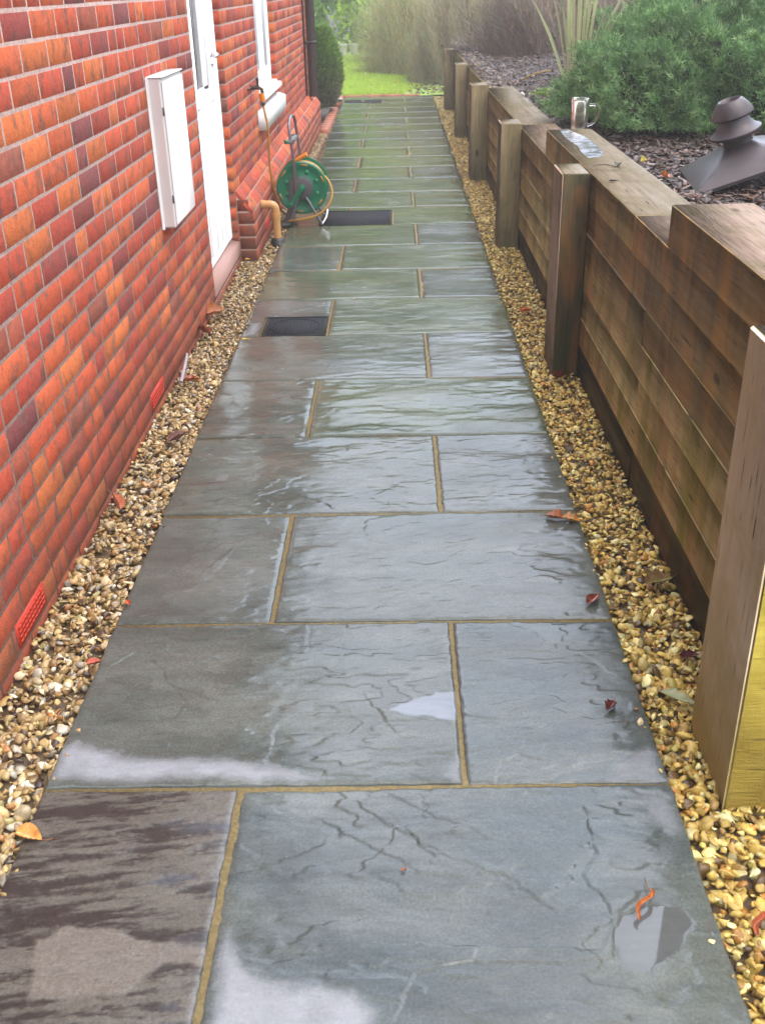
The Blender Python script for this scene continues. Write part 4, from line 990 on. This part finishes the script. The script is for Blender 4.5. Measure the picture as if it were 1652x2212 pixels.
# frame
d = MB(); y1_, y2_ = 7.10, 7.37
d.tube(spline([(.070, y1_, .20), (.066, y1_, .42), (.048, y1_ + .01, .60), (.046, y1_ + .05, .665), (.052, y1_ + .11, .690), (.058, y1_ + .19, .69), (.064, y2_ - .03, .67), (.068, y2_, .61), (.086, y2_, .42), (.09, y2_, .20)], 60), .0095, 10)
for yy in (y1_, y2_):
    d.tube([(.135, yy, .19), (.205, yy - .01, .07), (.238, yy - .015, .012)], .0095, 10)
    d.tube([(.075, yy, .19), (.045, yy, .10), (.015, yy, .012)], .013, 10)
o = part(d.build('stand_frame', M_GREYT), reel); autosm(o, 50)
d = MB(); d.tube(spline([(.236, y1_ - .015, .014), (.262, y1_ + .02, .05), (.268, y1_ + .10, .085), (.262, y2_ - .05, .05), (.24, y2_ - .015, .014)], 30), .010, 10); o = part(d.build('foot_bar', M_CHROME), reel); autosm(o, 60)
d = MB(); yf = YA - .018
d.lathe([(.0, .016), (.060, .016), (.072, .010), (.074, .0)], 36, (.112, yf, .250), (0, -1, 0))
d.add([(.035, yf - .012, .31), (.085, yf - .012, .345), (.10, yf - .012, .19), (.055, yf - .012, .10), (.005, yf - .012, .0), (-.03, yf - .012, .0), (.02, yf - .012, .17)] + [(.035, yf, .31), (.085, yf, .345), (.10, yf, .19), (.055, yf, .10), (.005, yf, .0), (-.03, yf, .0), (.02, yf, .17)],
      [[i, (i + 1) % 7, 7 + (i + 1) % 7, 7 + i] for i in range(7)] + [[0, 6, 2, 1], [6, 5, 3, 2]], [[5, 4, 3]])
o = part(d.build('hub_housing', M_GREYP), reel); autosm(o)
d = MB(); d.box((-.04, y1_ - .02, 0), (.03, y2_ + .02, .022), .005); part(d.build('base_foot', M_BLKP), reel)
d = MB(); d.tube([(.112, yf - .026, .252), (.070, yf - .028, .200), (.035, yf - .028, .152)], [.022, .017, .016], 12); d.tube([(.035, yf - .02, .152), (.033, yf - .085, .150)], .013, 12); d.lathe([(0, .03), (.020, .026), (.024, .0)], 18, (.112, yf - .012, .252), (0, -1, 0))
o = part(d.build('crank_handle', M_GREENP), reel); autosm(o)
d = MB(); d.box((.035, y1_ - .014, .535), (.075, y2_ + .016, .562), .004); o = part(d.build('cross_brace', M_GREYP), reel)
d = MB(); d.tube([(.045, y1_ - .01, .549), (.010, y1_ - .015, .549)], [.010, .013], 10); d.build('hose_clip', M_GREENP, o)

# ------------------------------------------------------------------ brown pagoda-style finial on the bed
def zyx(a, b_, c_):
    return np.array(Matrix.Rotation(c_, 3, 'Z') @ Matrix.Rotation(b_, 3, 'Y') @ Matrix.Rotation(a, 3, 'X'))
FR = zyx(.065, -.334, -.1); FO = np.array([2.255, 4.673, .739]); s = .235
fin = empty('lantern_finial', tuple(FO)); fin.rotation_euler = Matrix([list(r_) for r_ in FR]).to_euler()
tag(fin, 'tilted brown lantern roof with two stacked flared rings lying on the mulch', 'garden ornament')
d = MB(); rings = [(s, -.014), (s, 0.0), (s * .98, .004), (.15, .046), (.085, .078), (.064, .092)]
def sq(h, r_, n=8, k=0.0):
    P = []
    for c0, c1 in (((-1, -1), (1, -1)), ((1, -1), (1, 1)), ((1, 1), (-1, 1)), ((-1, 1), (-1, -1))):
        for t in np.linspace(0, 1, n, endpoint=False):
            x, y = c0[0] + (c1[0] - c0[0]) * t, c0[1] + (c1[1] - c0[1]) * t
            rr = math.hypot(x, y); P.append((r_ * (x * (1 - k) + k * x / rr), r_ * (y * (1 - k) + k * y / rr), h))
    return P
V = []
for i, (r_, h) in enumerate(rings): V += sq(h, r_, 8, min(1, max(0, (i - 2) / 3)))
Q = [[i * 32 + k, i * 32 + (k + 1) % 32, (i + 1) * 32 + (k + 1) % 32, (i + 1) * 32 + k] for i in range(len(rings) - 1) for k in range(32)]
d.add(V, Q); inner = [(x * .96, y * .96, z) for x, y, z in V[:32]]; d.add(list(V[:32]) + inner + [(x * .5, y * .5, .03) for x, y, z in V[:32]], [[k, 32 + k, 32 + (k + 1) % 32, (k + 1) % 32] for k in range(32)] + [[32 + k, 64 + k, 64 + (k + 1) % 32, 32 + (k + 1) % 32] for k in range(32)])
o = d.build('roof_plate', M_FIN, fin); autosm(o, 30)
d = MB(); d.lathe([(.064, .085), (.060, .10), (.070, .122), (.104, .128), (.108, .134), (.107, .141), (.085, .155), (.070, .175), (.064, .19)], 48); o = d.build('lower_ring', M_FIN, fin); autosm(o, 45)
d = MB(); d.lathe([(.064, .185), (.060, .198), (.082, .204), (.088, .211), (.086, .220), (.072, .245), (.055, .268), (.046, .274), (.040, .270), (.030, .24)], 48); o = d.build('upper_ring', M_FIN, fin); autosm(o, 45)

# ------------------------------------------------------------------ glass mug
d = MB(); MX, MY, MZ = 1.732, 5.826, .735
d.lathe([(.0, .012), (.033, .012), (.036, .02), (.0445, .165), (.047, .168), (.049, .165), (.040, .004), (.037, 0), (0, 0)], 32, (MX, MY, MZ)); mug = d.build('glass_mug', M_GLASS); autosm(mug, 50)
tag(mug, 'clear glass beer mug with a handle standing at the back of the sleepers', 'mug')
d = MB(); d.tube(spline([(MX + .044, MY, MZ + .135), (MX + .085, MY, MZ + .130), (MX + .092, MY, MZ + .085), (MX + .075, MY, MZ + .045), (MX + .040, MY, MZ + .030)], 24), .0065, 8); o = d.build('handle', M_GLASS, mug); autosm(o, 60)

# ------------------------------------------------------------------ mulch chips on the bed
def chips(name, X, Y, zf, smin, smax, seed, cols):
    r = np.random.default_rng(seed); n = len(X); L = r.uniform(smin, smax, n); Wd = L * r.uniform(.25, .6, n); T = L * .12
    a = r.uniform(0, 2 * np.pi, n); tl = r.normal(0, .35, n); tl2 = r.normal(0, .35, n)
    c0 = np.array([[-1, -1, -1], [1, -1, -1], [1, 1, -1], [-1, 1, -1], [-.8, -.9, 1], [.9, -.7, 1], [.7, .9, 1], [-.9, .6, 1]], float) * .5
    v = c0[None] * np.stack([L, Wd, T], -1)[:, None]
    ux = np.stack([np.cos(a) * np.cos(tl), np.sin(a) * np.cos(tl), np.sin(tl)], -1); uy = np.stack([-np.sin(a), np.cos(a), np.sin(tl2)], -1); uy /= np.linalg.norm(uy, axis=1)[:, None]; uz = np.cross(ux, uy)
    v = v[..., 0:1] * ux[:, None] + v[..., 1:2] * uy[:, None] + v[..., 2:3] * uz[:, None] + np.stack([X, Y, zf + .1 * L * np.abs(r.normal(size=n))], -1)[:, None]
    q = np.array([[0, 3, 2, 1], [4, 5, 6, 7], [0, 1, 5, 4], [1, 2, 6, 5], [2, 3, 7, 6], [3, 0, 4, 7]])
    Q = (q[None] + (np.arange(n) * 8)[:, None, None]).reshape(-1, 4)
    c_ = cols[r.integers(0, len(cols), n)] * r.uniform(.6, 1.3, (n, 1))
    return mk(name, v.reshape(-1, 3), Q, M_CHIP, cols=np.repeat(c_, 8, 0))
r = np.random.default_rng(3); CH = np.array([(.05, .03, .024), (.07, .045, .04), (.11, .075, .066), (.035, .02, .017), (.20, .145, .13), (.06, .034, .024), (.12, .05, .028)])
n = 15000; X = 1.725 + 1.9 * r.random(n) ** 1.3; Y = r.uniform(2.9, 9.0, n); z_ = bedz(X, Y) + .005; z_ = np.where(X < 1.76, np.minimum(z_, np.where(Y < 5.44, .80, .70)), z_)
n3 = 4500; X3 = r.uniform(1.74, 4.6, n3); Y3 = r.uniform(1.75, 4.5, n3); z3 = bedz(X3, Y3) + .008
n2 = 9000; X2 = r.uniform(1.52, 4.4, n2); Y2 = r.uniform(9.0, 15.5, n2); z2 = np.where(X2 < 1.74, .70, bededge(X2, Y2) + .012)
tag(chips('mulch', np.concatenate([X, X2, X3]), np.concatenate([Y, Y2, Y3]), np.concatenate([z_, z2, z3]), .012, .055, 4, CH), 'purple-brown bark mulch covering the raised bed', 'mulch', kind='stuff')
n = 2600; X = r.uniform(-1.4, 1.7, n); Y = r.uniform(15.96, 21, n); k = (X > .95 + .0 * Y) | (X < -.25); X, Y = X[k], Y[k]
tag(chips('leaf_litter', X, Y, np.full(len(X), .02), .02, .07, 6, CH), 'dark leaf litter around the edge of the lawn', 'leaf litter', kind='stuff')

# ------------------------------------------------------------------ foliage
def blades(P, D, L, Wd, cols, seed, bend=.25, droop=None, quad=False):
    """thin pointed blades: P base, D unit dir"""
    r = np.random.default_rng(seed); n = len(P); s_ = np.cross(D, r.normal(size=(n, 3))); s_ /= np.linalg.norm(s_, axis=1)[:, None] + 1e-9
    Bn = r.normal(size=(n, 3)) * bend
    if droop is not None: Bn[:, 2] -= droop
    m_ = P + D * (L * .5)[:, None] + s_ * 0; t = P + (D + Bn * .6) * L[:, None]
    w_ = Wd[:, None] * .5
    V = np.stack([P - s_ * w_ * .5, P + s_ * w_ * .5, m_ + s_ * w_, m_ - s_ * w_, t], 1).reshape(-1, 3)
    b_ = np.arange(n)[:, None] * 5; Q = b_ + np.array([[0, 1, 2, 3]]); T = b_ + np.array([[3, 2, 4]])
    return V, Q, T, np.repeat(cols, 5, 0)
def leaves(P, N, L, Wd, cols, seed):
    """leaf-shaped quads folded on the midrib"""
    r = np.random.default_rng(seed); n = len(P); a = np.cross(N, r.normal(size=(n, 3))); a /= np.linalg.norm(a, axis=1)[:, None] + 1e-9; b_ = np.cross(N, a)
    L = L[:, None]; Wd = Wd[:, None]
    V = np.stack([P - a * L * .5, P + b_ * Wd * .5 + N * Wd * .2, P + a * L * .5, P - b_ * Wd * .5 + N * Wd * .2], 1).reshape(-1, 3)
    k = np.arange(n)[:, None] * 4; T = np.concatenate([k + np.array([[0, 1, 2]]), k + np.array([[0, 2, 3]])])
    return V, T, np.repeat(cols, 4, 0)
def unit(v): return v / (np.linalg.norm(v, axis=-1, keepdims=True) + 1e-9)
def branches(name, root, base, tips, r0, mat, seed):
    r = np.random.default_rng(seed); m = MB(); base = np.array(base, float)
    for t in tips:
        t = np.array(t, float); mid = base + (t - base) * .5 + r.normal(size=3) * .06 * np.linalg.norm(t - base)
        m.tube(spline([base + r.normal(size=3) * r0 * .6 * np.array([1, 1, 0]), mid, t], 8), np.linspace(r0, r0 * .25, 9), 6)
    return part(m.build(name, mat), root)
def lump(dirs, seed, f=2.2, amp=.22):
    th = np.arctan2(dirs[:, 1], dirs[:, 0]); ph = dirs[:, 2]
    return 1 + amp * fbm(dirs[:, 0] * f + 5 + ph, dirs[:, 1] * f + 9 - ph * 1.7, seed, 4, .6)

def needle_dome(cx, cy, cz, rx, ry, rz, ntuft, seed, label, cols, tl=.04, per=12, group=None, name='conifer_shrub', cat='shrub'):
    root = empty(name, (cx, cy, cz)); tag(root, label, cat, group)
    r = np.random.default_rng(seed); d_ = r.normal(size=(ntuft, 3)); d_[:, 2] = np.abs(d_[:, 2]) * 1.0 - .12; d_ = unit(d_)
    k = lump(d_, seed, 3.6, .26); sh = r.uniform(.80, 1.0, ntuft) ** .6
    C0 = np.array([cx, cy, cz]) + d_ * np.array([rx, ry, rz]) * (k * sh)[:, None]
    C0[:, 2] = np.maximum(C0[:, 2], cz + .02)
    nrm = unit(d_ / np.array([rx, ry, rz])); ax = unit(nrm + np.array([0, 0, .6]) + .35 * r.normal(size=(ntuft, 3)))
    P = np.repeat(C0, per, 0) + r.normal(size=(ntuft * per, 3)) * tl * .25; D = unit(np.repeat(ax, per, 0) + .75 * r.normal(size=(ntuft * per, 3)))
    n = len(P); L = tl * r.uniform(.7, 1.3, n)
    ct = cols[r.integers(0, len(cols), ntuft)] * r.uniform(.75, 1.25, (ntuft, 1)) * (1 + .5 * fbm(C0[:, 0] * 5, C0[:, 1] * 5 + C0[:, 2] * 5, seed, 3)[:, None])
    V, Q, T, C = blades(P, D, L, np.full(n, tl * .13), np.repeat(np.clip(ct, .004, 1), per, 0), seed + 1, .2)
    part(mk('foliage', V, [Q, T], M_NEEDLE, cols=C), root)
    # shaded woody interior
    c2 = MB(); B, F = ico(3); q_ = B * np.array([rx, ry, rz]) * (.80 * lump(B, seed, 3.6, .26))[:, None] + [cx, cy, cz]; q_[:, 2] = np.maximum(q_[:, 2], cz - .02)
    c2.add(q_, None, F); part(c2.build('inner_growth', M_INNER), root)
    tips = [np.array([cx, cy, cz]) + unit(r.normal(size=3) * [1, 1, .4] + [0, 0, .5]) * np.array([rx, ry, rz]) * .95 for _ in range(10)]
    branches('branch', root, (cx, cy, cz - .05), tips, .02, M_BARK, seed)
    return root
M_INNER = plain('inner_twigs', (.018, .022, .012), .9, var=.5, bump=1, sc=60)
GN = np.array([(.12, .23, .08), (.17, .29, .11), (.09, .18, .065), (.24, .36, .15), (.12, .22, .09)])
needle_dome(2.70, 6.72, .72, .90, .92, .60, 11000, 41, 'broad dark green needle-leaved shrub spreading over the raised bed', GN, .036, 13, 'dark green shrubs on the raised bed')
needle_dome(3.75, 6.15, .74, .95, 1.0, .66, 9000, 43, 'dark green needle-leaved shrub at the right behind the brown finial', GN, .036, 12, 'dark green shrubs on the raised bed')
needle_dome(3.35, 8.15, .76, 1.15, .9, .78, 6000, 47, 'taller green needle-leaved shrub at the back of the bed', GN * 1.1, .045, 12, 'dark green shrubs on the raised bed')

# clipped conifer at the house corner
def column(cx, cy, rx, rz, n, seed, label):
    root = empty('trimmed_conifer', (cx, cy, 0)); tag(root, label, 'conifer')
    r = np.random.default_rng(seed); z = r.uniform(.03, 1, n) ** .8; a = r.uniform(0, 2 * np.pi, n)
    pr = rx * (np.sin(np.pi * np.clip(z, 0, 1) ** .85 * .80 + .28) ** .55) * (1 + .10 * fbm(np.cos(a) * 2 + 4, z * 4 + np.sin(a) * 2, seed, 3)) * r.uniform(.82, 1, n)
    P = np.stack([cx + pr * np.cos(a), cy + pr * np.sin(a), z * rz], -1); D = unit(np.stack([np.cos(a), np.sin(a), r.uniform(.2, 1.6, n)], -1) + .35 * r.normal(size=(n, 3)))
    low = sstep(.75, .15, z)[:, None]; front = np.clip(-(np.sin(a)), 0, 1)[:, None]
    g1 = np.array([(.18, .32, .05), (.24, .38, .07), (.12, .22, .04)])[r.integers(0, 3, n)]; b1 = np.array([(.26, .25, .14), (.20, .20, .10), (.32, .25, .17)])[r.integers(0, 3, n)]
    C = g1 * (1 - low * .75) + b1 * low * .75
    V, Q, T, C = blades(P, D, r.uniform(.04, .08, n), np.full(n, .014), C * r.uniform(.7, 1.3, (n, 1)), seed, .25)
    part(mk('foliage', V, [Q, T], M_LEAF, cols=C), root)
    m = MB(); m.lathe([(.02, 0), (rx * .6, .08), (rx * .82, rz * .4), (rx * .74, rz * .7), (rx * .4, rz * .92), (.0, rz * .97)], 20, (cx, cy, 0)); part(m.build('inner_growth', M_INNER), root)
    m = MB(); m.tube([(cx, cy, -.05), (cx, cy, .2)], .03, 8); part(m.build('trunk', M_BARK), root); return root
column(-.31, 14.1, .37, .98, 26000, 51, 'neatly trimmed green conifer at the far corner of the house')

# wispy olive-brown shrubs
def wispy(cx, cy, cz, rx, ry, rz, n, seed, label, c_hi, c_lo):
    root = empty('wispy_shrub', (cx, cy, cz)); tag(root, label, 'shrub', 'wispy shrubs beyond the path')
    r = np.random.default_rng(seed); d_ = r.normal(size=(n, 3)); d_[:, 2] = np.abs(d_[:, 2]) - .05; d_ = unit(d_)
    P = np.array([cx, cy, cz]) + d_ * np.array([rx, ry, rz]) * (lump(d_, seed, 2.4, .25) * r.uniform(.45, 1, n) ** .4)[:, None]; P[:, 2] = np.maximum(P[:, 2], cz)
    D = unit(d_ * np.array([.8, .8, .4]) + np.array([0, 0, 1.3]) + .35 * r.normal(size=(n, 3)))
    t = np.clip((P[:, 2:3] - cz) / rz + .15 * r.normal(size=(n, 1)), 0, 1); C = np.array(c_lo) * (1 - t) + np.array(c_hi) * t
    C = C * r.uniform(.7, 1.3, (n, 1)) * (1 + .12 * r.normal(size=(n, 3)))
    V, Q, T, C = blades(P, D, r.uniform(.06, .16, n), r.uniform(.006, .011, n), np.clip(C, .01, 1), seed, .25)
    part(mk('foliage', V, [Q, T], M_NEEDLE, cols=C), root)
    tips = [np.array([cx, cy, cz]) + unit(r.normal(size=3) * [1, 1, .3] + [0, 0, 1.0]) * np.array([rx, ry, rz]) * .95 for _ in range(30)]
    branches('branch', root, (cx, cy, cz - .05), tips, .022, M_BARK, seed); return root
OL, MV = (.62, .58, .38), (.40, .33, .24)
wispy(1.25, 20.6, 0, 1.05, 1.3, 1.9, 48000, 61, 'tall olive wispy shrub at the left of the group beside the lawn', (.66, .64, .38), (.46, .40, .24))
wispy(1.95, 18.4, 0, .95, 1.0, 1.75, 48000, 62, 'rounded buff wispy shrub straight behind the furthest post', OL, MV)
wispy(3.15, 18.0, .2, 1.15, 1.2, 1.7, 48000, 63, 'mauve-brown wispy shrub at the back of the bed behind the posts', (.52, .46, .38), (.36, .27, .23))
wispy(4.3, 15.2, .5, 1.15, 1.2, 1.3, 22000, 64, 'grey-brown wispy shrub right of the yellow sword-leaved plant', (.50, .48, .36), (.33, .27, .21))
wispy(2.95, 13.95, .60, 1.30, 1.0, 1.0, 40000, 66, 'low mauve-brown wispy shrub on the bed behind the two furthest posts', (.46, .40, .31), (.30, .22, .19))
wispy(1.0, 23.5, 0, 1.2, 1.2, 2.2, 16000, 65, 'pale green wispy shrub furthest down the lawn', (.50, .62, .26), (.40, .38, .2))

# phormium
root = empty('sword_leaf_plant', (1.93, 8.05, .75)); tag(root, 'yellow-striped plant with tall sword-shaped leaves behind the green shrub', 'plant')
r = np.random.default_rng(8); VV = []; QQ = []; CC = []; n0 = 0
for i in range(26):
    a = r.uniform(0, 2 * np.pi); out = abs(r.normal(0, .17)); Lh = r.uniform(.65, 1.05)
    b0 = np.array([2.06 + .05 * math.cos(a), 8.05 + .05 * math.sin(a), .72]); tp = b0 + np.array([math.cos(a) * out, math.sin(a) * out * .8, Lh * math.sqrt(max(.1, 1 - out ** 2))])
    if i < 5: tp = b0 + np.array([[-.12, -.1, .62], [-.10, .1, .5], [.0, -.05, .95], [.28, -.1, .62], [.05, .0, .8]][i])
    mid = (b0 + tp) / 2 + np.array([0, 0, .08 * Lh]); C3 = spline([b0, mid, tp], 10); sd = unit(np.cross(tp - b0, r.normal(size=3))); wd = r.uniform(.007, .013)
    m_ = len(C3); tt = np.linspace(0, 1, m_); w_ = wd * np.minimum(1, (1 - tt) * 2.2 + .02)
    V = np.stack([C3 - sd * w_[:, None], C3 - sd * w_[:, None] * .25 + np.cross(sd, [0, 0, .12 * wd * 10]) * 0, C3 + sd * w_[:, None]], 1).reshape(-1, 3)
    y_ = np.array((.56, .56, .30)); gcol = np.array((.28, .38, .18)); cc = np.stack([np.tile(y_, (m_, 1)), np.tile(gcol if i % 3 == 0 else y_ * .85, (m_, 1)), np.tile(y_, (m_, 1))], 1).reshape(-1, 3) * r.uniform(.8, 1.15)
    q = [[3 * k + j, 3 * k + j + 1, 3 * k + j + 4, 3 * k + j + 3] for k in range(m_ - 1) for j in (0, 1)]
    VV.append(V); QQ.append(np.array(q) + n0); CC.append(cc); n0 += len(V)
part(mk('foliage', np.concatenate(VV), np.concatenate(QQ), M_LEAF, cols=np.concatenate(CC)), root)
m = MB(); m.tube(spline([(2.06, 8.05, .70), (2.07, 8.05, .82)], 4), .035, 8); part(m.build('crown_base', M_LEAFBASE if 'M_LEAFBASE' in globals() else M_BARK), root)
m = MB(); m.tube(spline([(1.78, 9.05, .735), (1.84, 8.75, .80), (1.91, 8.3, .86)], 14), [.006] * 13 if False else .006, 6); o = m.build('dry_stem', plain('dry_straw', (.45, .33, .08), .7)); tag(o, 'long dry yellow stem lying on the bed by the sword-leaved plant', 'stem')

# small weeds
def weed(x, y, z, s_, n, seed, label):
    root = empty('weed', (x, y, z)); tag(root, label, 'weed', 'small green weeds on the raised bed'); r = np.random.default_rng(seed)
    P = np.stack([x + r.normal(size=n) * s_ * .5, y + r.normal(size=n) * s_ * .5, z + r.uniform(.01, s_ * .8, n)], -1); N = unit(r.normal(size=(n, 3)) * .5 + [0, 0, 1])
    V, T, C = leaves(P, N, r.uniform(.02, .035, n), r.uniform(.014, .022, n), np.array([(.20, .32, .03)]) * r.uniform(.7, 1.4, (n, 1)), seed); part(mk('foliage', V, T, M_LEAF, cols=C), root)
    m = MB(); m.tube([(x, y, z - .02), (x, y, z + s_ * .5)], .003, 5); part(m.build('stem', M_BARK), root)
weed(1.80, 7.85, .72, .07, 90, 1, 'larger bright green weed on the bed, left of the other weeds'); weed(1.775, 7.28, .72, .04, 50, 2, 'small bright green weed closest to the glass mug'); weed(1.90, 7.75, .73, .035, 40, 3, 'small green weed beneath the needle-leaved shrub')

# lawn blades
r = np.random.default_rng(12); n = 90000; X = -1.9 + 3.6 * r.random(n); Y = 16.08 + 9 * r.random(n) ** 1.5; keep = (X < 1.02 + .15 * np.sin(Y * 3)) ; X, Y = X[keep], Y[keep]; n = len(X)
P = np.stack([X, Y, np.zeros(n)], -1); D = unit(np.array([0, 0, 1.0]) + .4 * r.normal(size=(n, 3)))
C = np.array([(.40, .58, .07), (.50, .66, .10), (.32, .48, .06), (.62, .68, .16)])[r.integers(0, 4, n)] * r.uniform(.8, 1.2, (n, 1))
V, Q, T, C = blades(P, D, r.uniform(.025, .05, n), np.full(n, .007), C, 13, .3); tag(mk('grass', V, [Q, T], M_LEAF, cols=C), 'bright green mown grass at the end of the path', 'grass', kind='stuff')

# brick edging by the border and along the lawn
def edging(p0, p1, w_, label, name='brick_edging'):
    p0 = np.array(p0, float); p1 = np.array(p1, float); L = np.linalg.norm(p1 - p0); n = max(1, int(L / .225)); d_ = (p1 - p0) / L; s_ = np.array([-d_[1], d_[0]]); m = MB()
    for i in range(n):
        a = p0 + d_ * (i * L / n + .004); b_ = p0 + d_ * ((i + 1) * L / n - .004); z1 = .012 + br.uniform(-.003, .003)
        q = [a - s_ * w_ / 2, b_ - s_ * w_ / 2, b_ + s_ * w_ / 2, a + s_ * w_ / 2]; V = [(*x, -.06) for x in q] + [(*x, z1) for x in q]
        m.add(V, [[4, 5, 6, 7], [0, 1, 5, 4], [1, 2, 6, 5], [2, 3, 7, 6], [3, 0, 4, 7]])
    return tag(m.build(name, M_KERB), label, 'edging')
edging((-.060, 12.12), (-.060, 14.45), .10, 'line of red brick edging along the left side of the path end')
edging((-.060, 15.25), (-.060, 16.0), .10, 'short run of red bricks at the corner of the lawn')
edging((-.02, 16.01), (1.10, 16.01), .10, 'red brick edging between the path and the lawn')

# bright broadleaf hedge bushes and trees beyond
def bush(name, cx, cy, cz, rx, ry, rz, n, seed, label, cols, ls=.09, trunk=0.0, group=None, cat='bush', hang=False, shell=.35):
    root = empty(name, (cx, cy, 0)); tag(root, label, cat, group); r = np.random.default_rng(seed)
    nc = 60 + int(n / 120); d_ = unit(r.normal(size=(nc, 3))); rr = r.uniform(shell, 1, nc) ** .5; cc = np.array([cx, cy, cz]) + d_ * np.array([rx, ry, rz]) * (rr * lump(d_, seed, 2, .3))[:, None]
    ci = r.integers(0, nc, n); P = cc[ci] + r.normal(size=(n, 3)) * np.array([rx, ry, rz]) * (.085 if not hang else .06) * (np.array([1, 1, 2.2]) if hang else 1)
    P[:, 2] = np.maximum(P[:, 2], .03); N = unit(r.normal(size=(n, 3)) + d_[ci] * .8 + [0, 0, .4])
    if hang: N = unit(N * np.array([1, 1, .25]))
    ccol = cols[r.integers(0, len(cols), nc)] * r.uniform(.7, 1.3, (nc, 1)); V, T, C = leaves(P, N, ls * r.uniform(.7, 1.4, n), ls * .5 * r.uniform(.7, 1.3, n), np.clip(ccol[ci] * r.uniform(.7, 1.35, (n, 1)), .01, 1), seed)
    crown = part(mk('crown' if trunk else 'foliage', V, T, M_LEAF, cols=C), root)
    tips = [cc[i] for i in r.integers(0, nc, 16)]
    if trunk:
        m = MB(); hh = cz - rz * .5; m.tube(spline([(cx, cy, -.1), (cx + .1, cy, hh * .5), (cx, cy, hh)], 8), np.linspace(trunk, trunk * .6, 9), 10); part(m.build('trunk', M_BARK), root); branches('branch', root, (cx, cy, hh), tips, trunk * .45, M_BARK, seed)
    else: branches('branch', root, (cx, cy, 0), tips, .03, M_BARK, seed)
    return root
YG = np.array([(.42, .66, .06), (.55, .75, .10), (.28, .50, .05), (.62, .78, .2), (.16, .34, .04)]); DG = np.array([(.05, .11, .03), (.07, .14, .04), (.09, .17, .04)])
bush('laurel_bush', -1.5, 27.0, 1.5, 1.5, 1.2, 1.7, 9000, 71, 'bright yellow-green leafy bush at the end of the lawn, left of its neighbour', YG, .15, hang=True, group='bright bushes at the end of the lawn')
bush('laurel_bush', .6, 27.6, 1.6, 1.5, 1.2, 1.8, 9000, 72, 'bright yellow-green leafy bush at the end of the lawn, half hidden by the wispy shrubs', YG, .15, hang=True, group='bright bushes at the end of the lawn')
for i, (x, y, h) in enumerate([(-9, 34, 11), (-3.5, 36, 12.5), (2.5, 35, 12), (8, 35, 10.5), (14, 32, 10), (19, 26, 8)]):
    bush('broadleaf_tree', x, y, h * .56, 3.9, 3.2, h * .44, 9000, 80 + i, ['tree far behind the house', 'large green tree behind the left bushes', 'large green tree straight behind the path end', 'green tree behind the wispy shrubs', 'green tree beyond the raised bed', 'tree far to the right behind the bed'][i],
         np.concatenate([DG * 1.6, YG[:3] * .6]), .36, trunk=.26, group='trees beyond the garden', cat='tree')
# white pots under the bushes
for i, (x, y) in enumerate([(-.42, 25.2), (-.18, 25.4)]):
    m = MB(); m.lathe([(0, 0), (.07, 0), (.10, .20), (.112, .20), (.112, .225), (.095, .225), (.09, .19), (0, .18)], 20, (x, y, .02)); o = m.build('plant_pot', M_STONEW); autosm(o); tag(o, ['white pot under the bright bushes, left one of the pair', 'white pot under the bright bushes, right one of the pair'][i], 'plant pot', 'white pots at the end of the lawn')

# ------------------------------------------------------------------ thin fog volume added to stand in for lens veil
hz = MB(); hz.box((-70, -50, -1.2), (70, 100, 19.5)); _h = bpy.data.materials.new('veil_haze'); _h.use_nodes = True; _h.node_tree.nodes.clear()
_v = _h.node_tree.nodes.new('ShaderNodeVolumePrincipled'); _v.inputs['Color'].default_value = (1, .985, .94, 1); _v.inputs['Density'].default_value = 0.0065; _v.inputs['Anisotropy'].default_value = 0.2
_o = _h.node_tree.nodes.new('ShaderNodeOutputMaterial'); _h.node_tree.links.new(_v.outputs[0], _o.inputs['Volume'])
tag(hz.build('veil_haze', _h), kind='stuff')
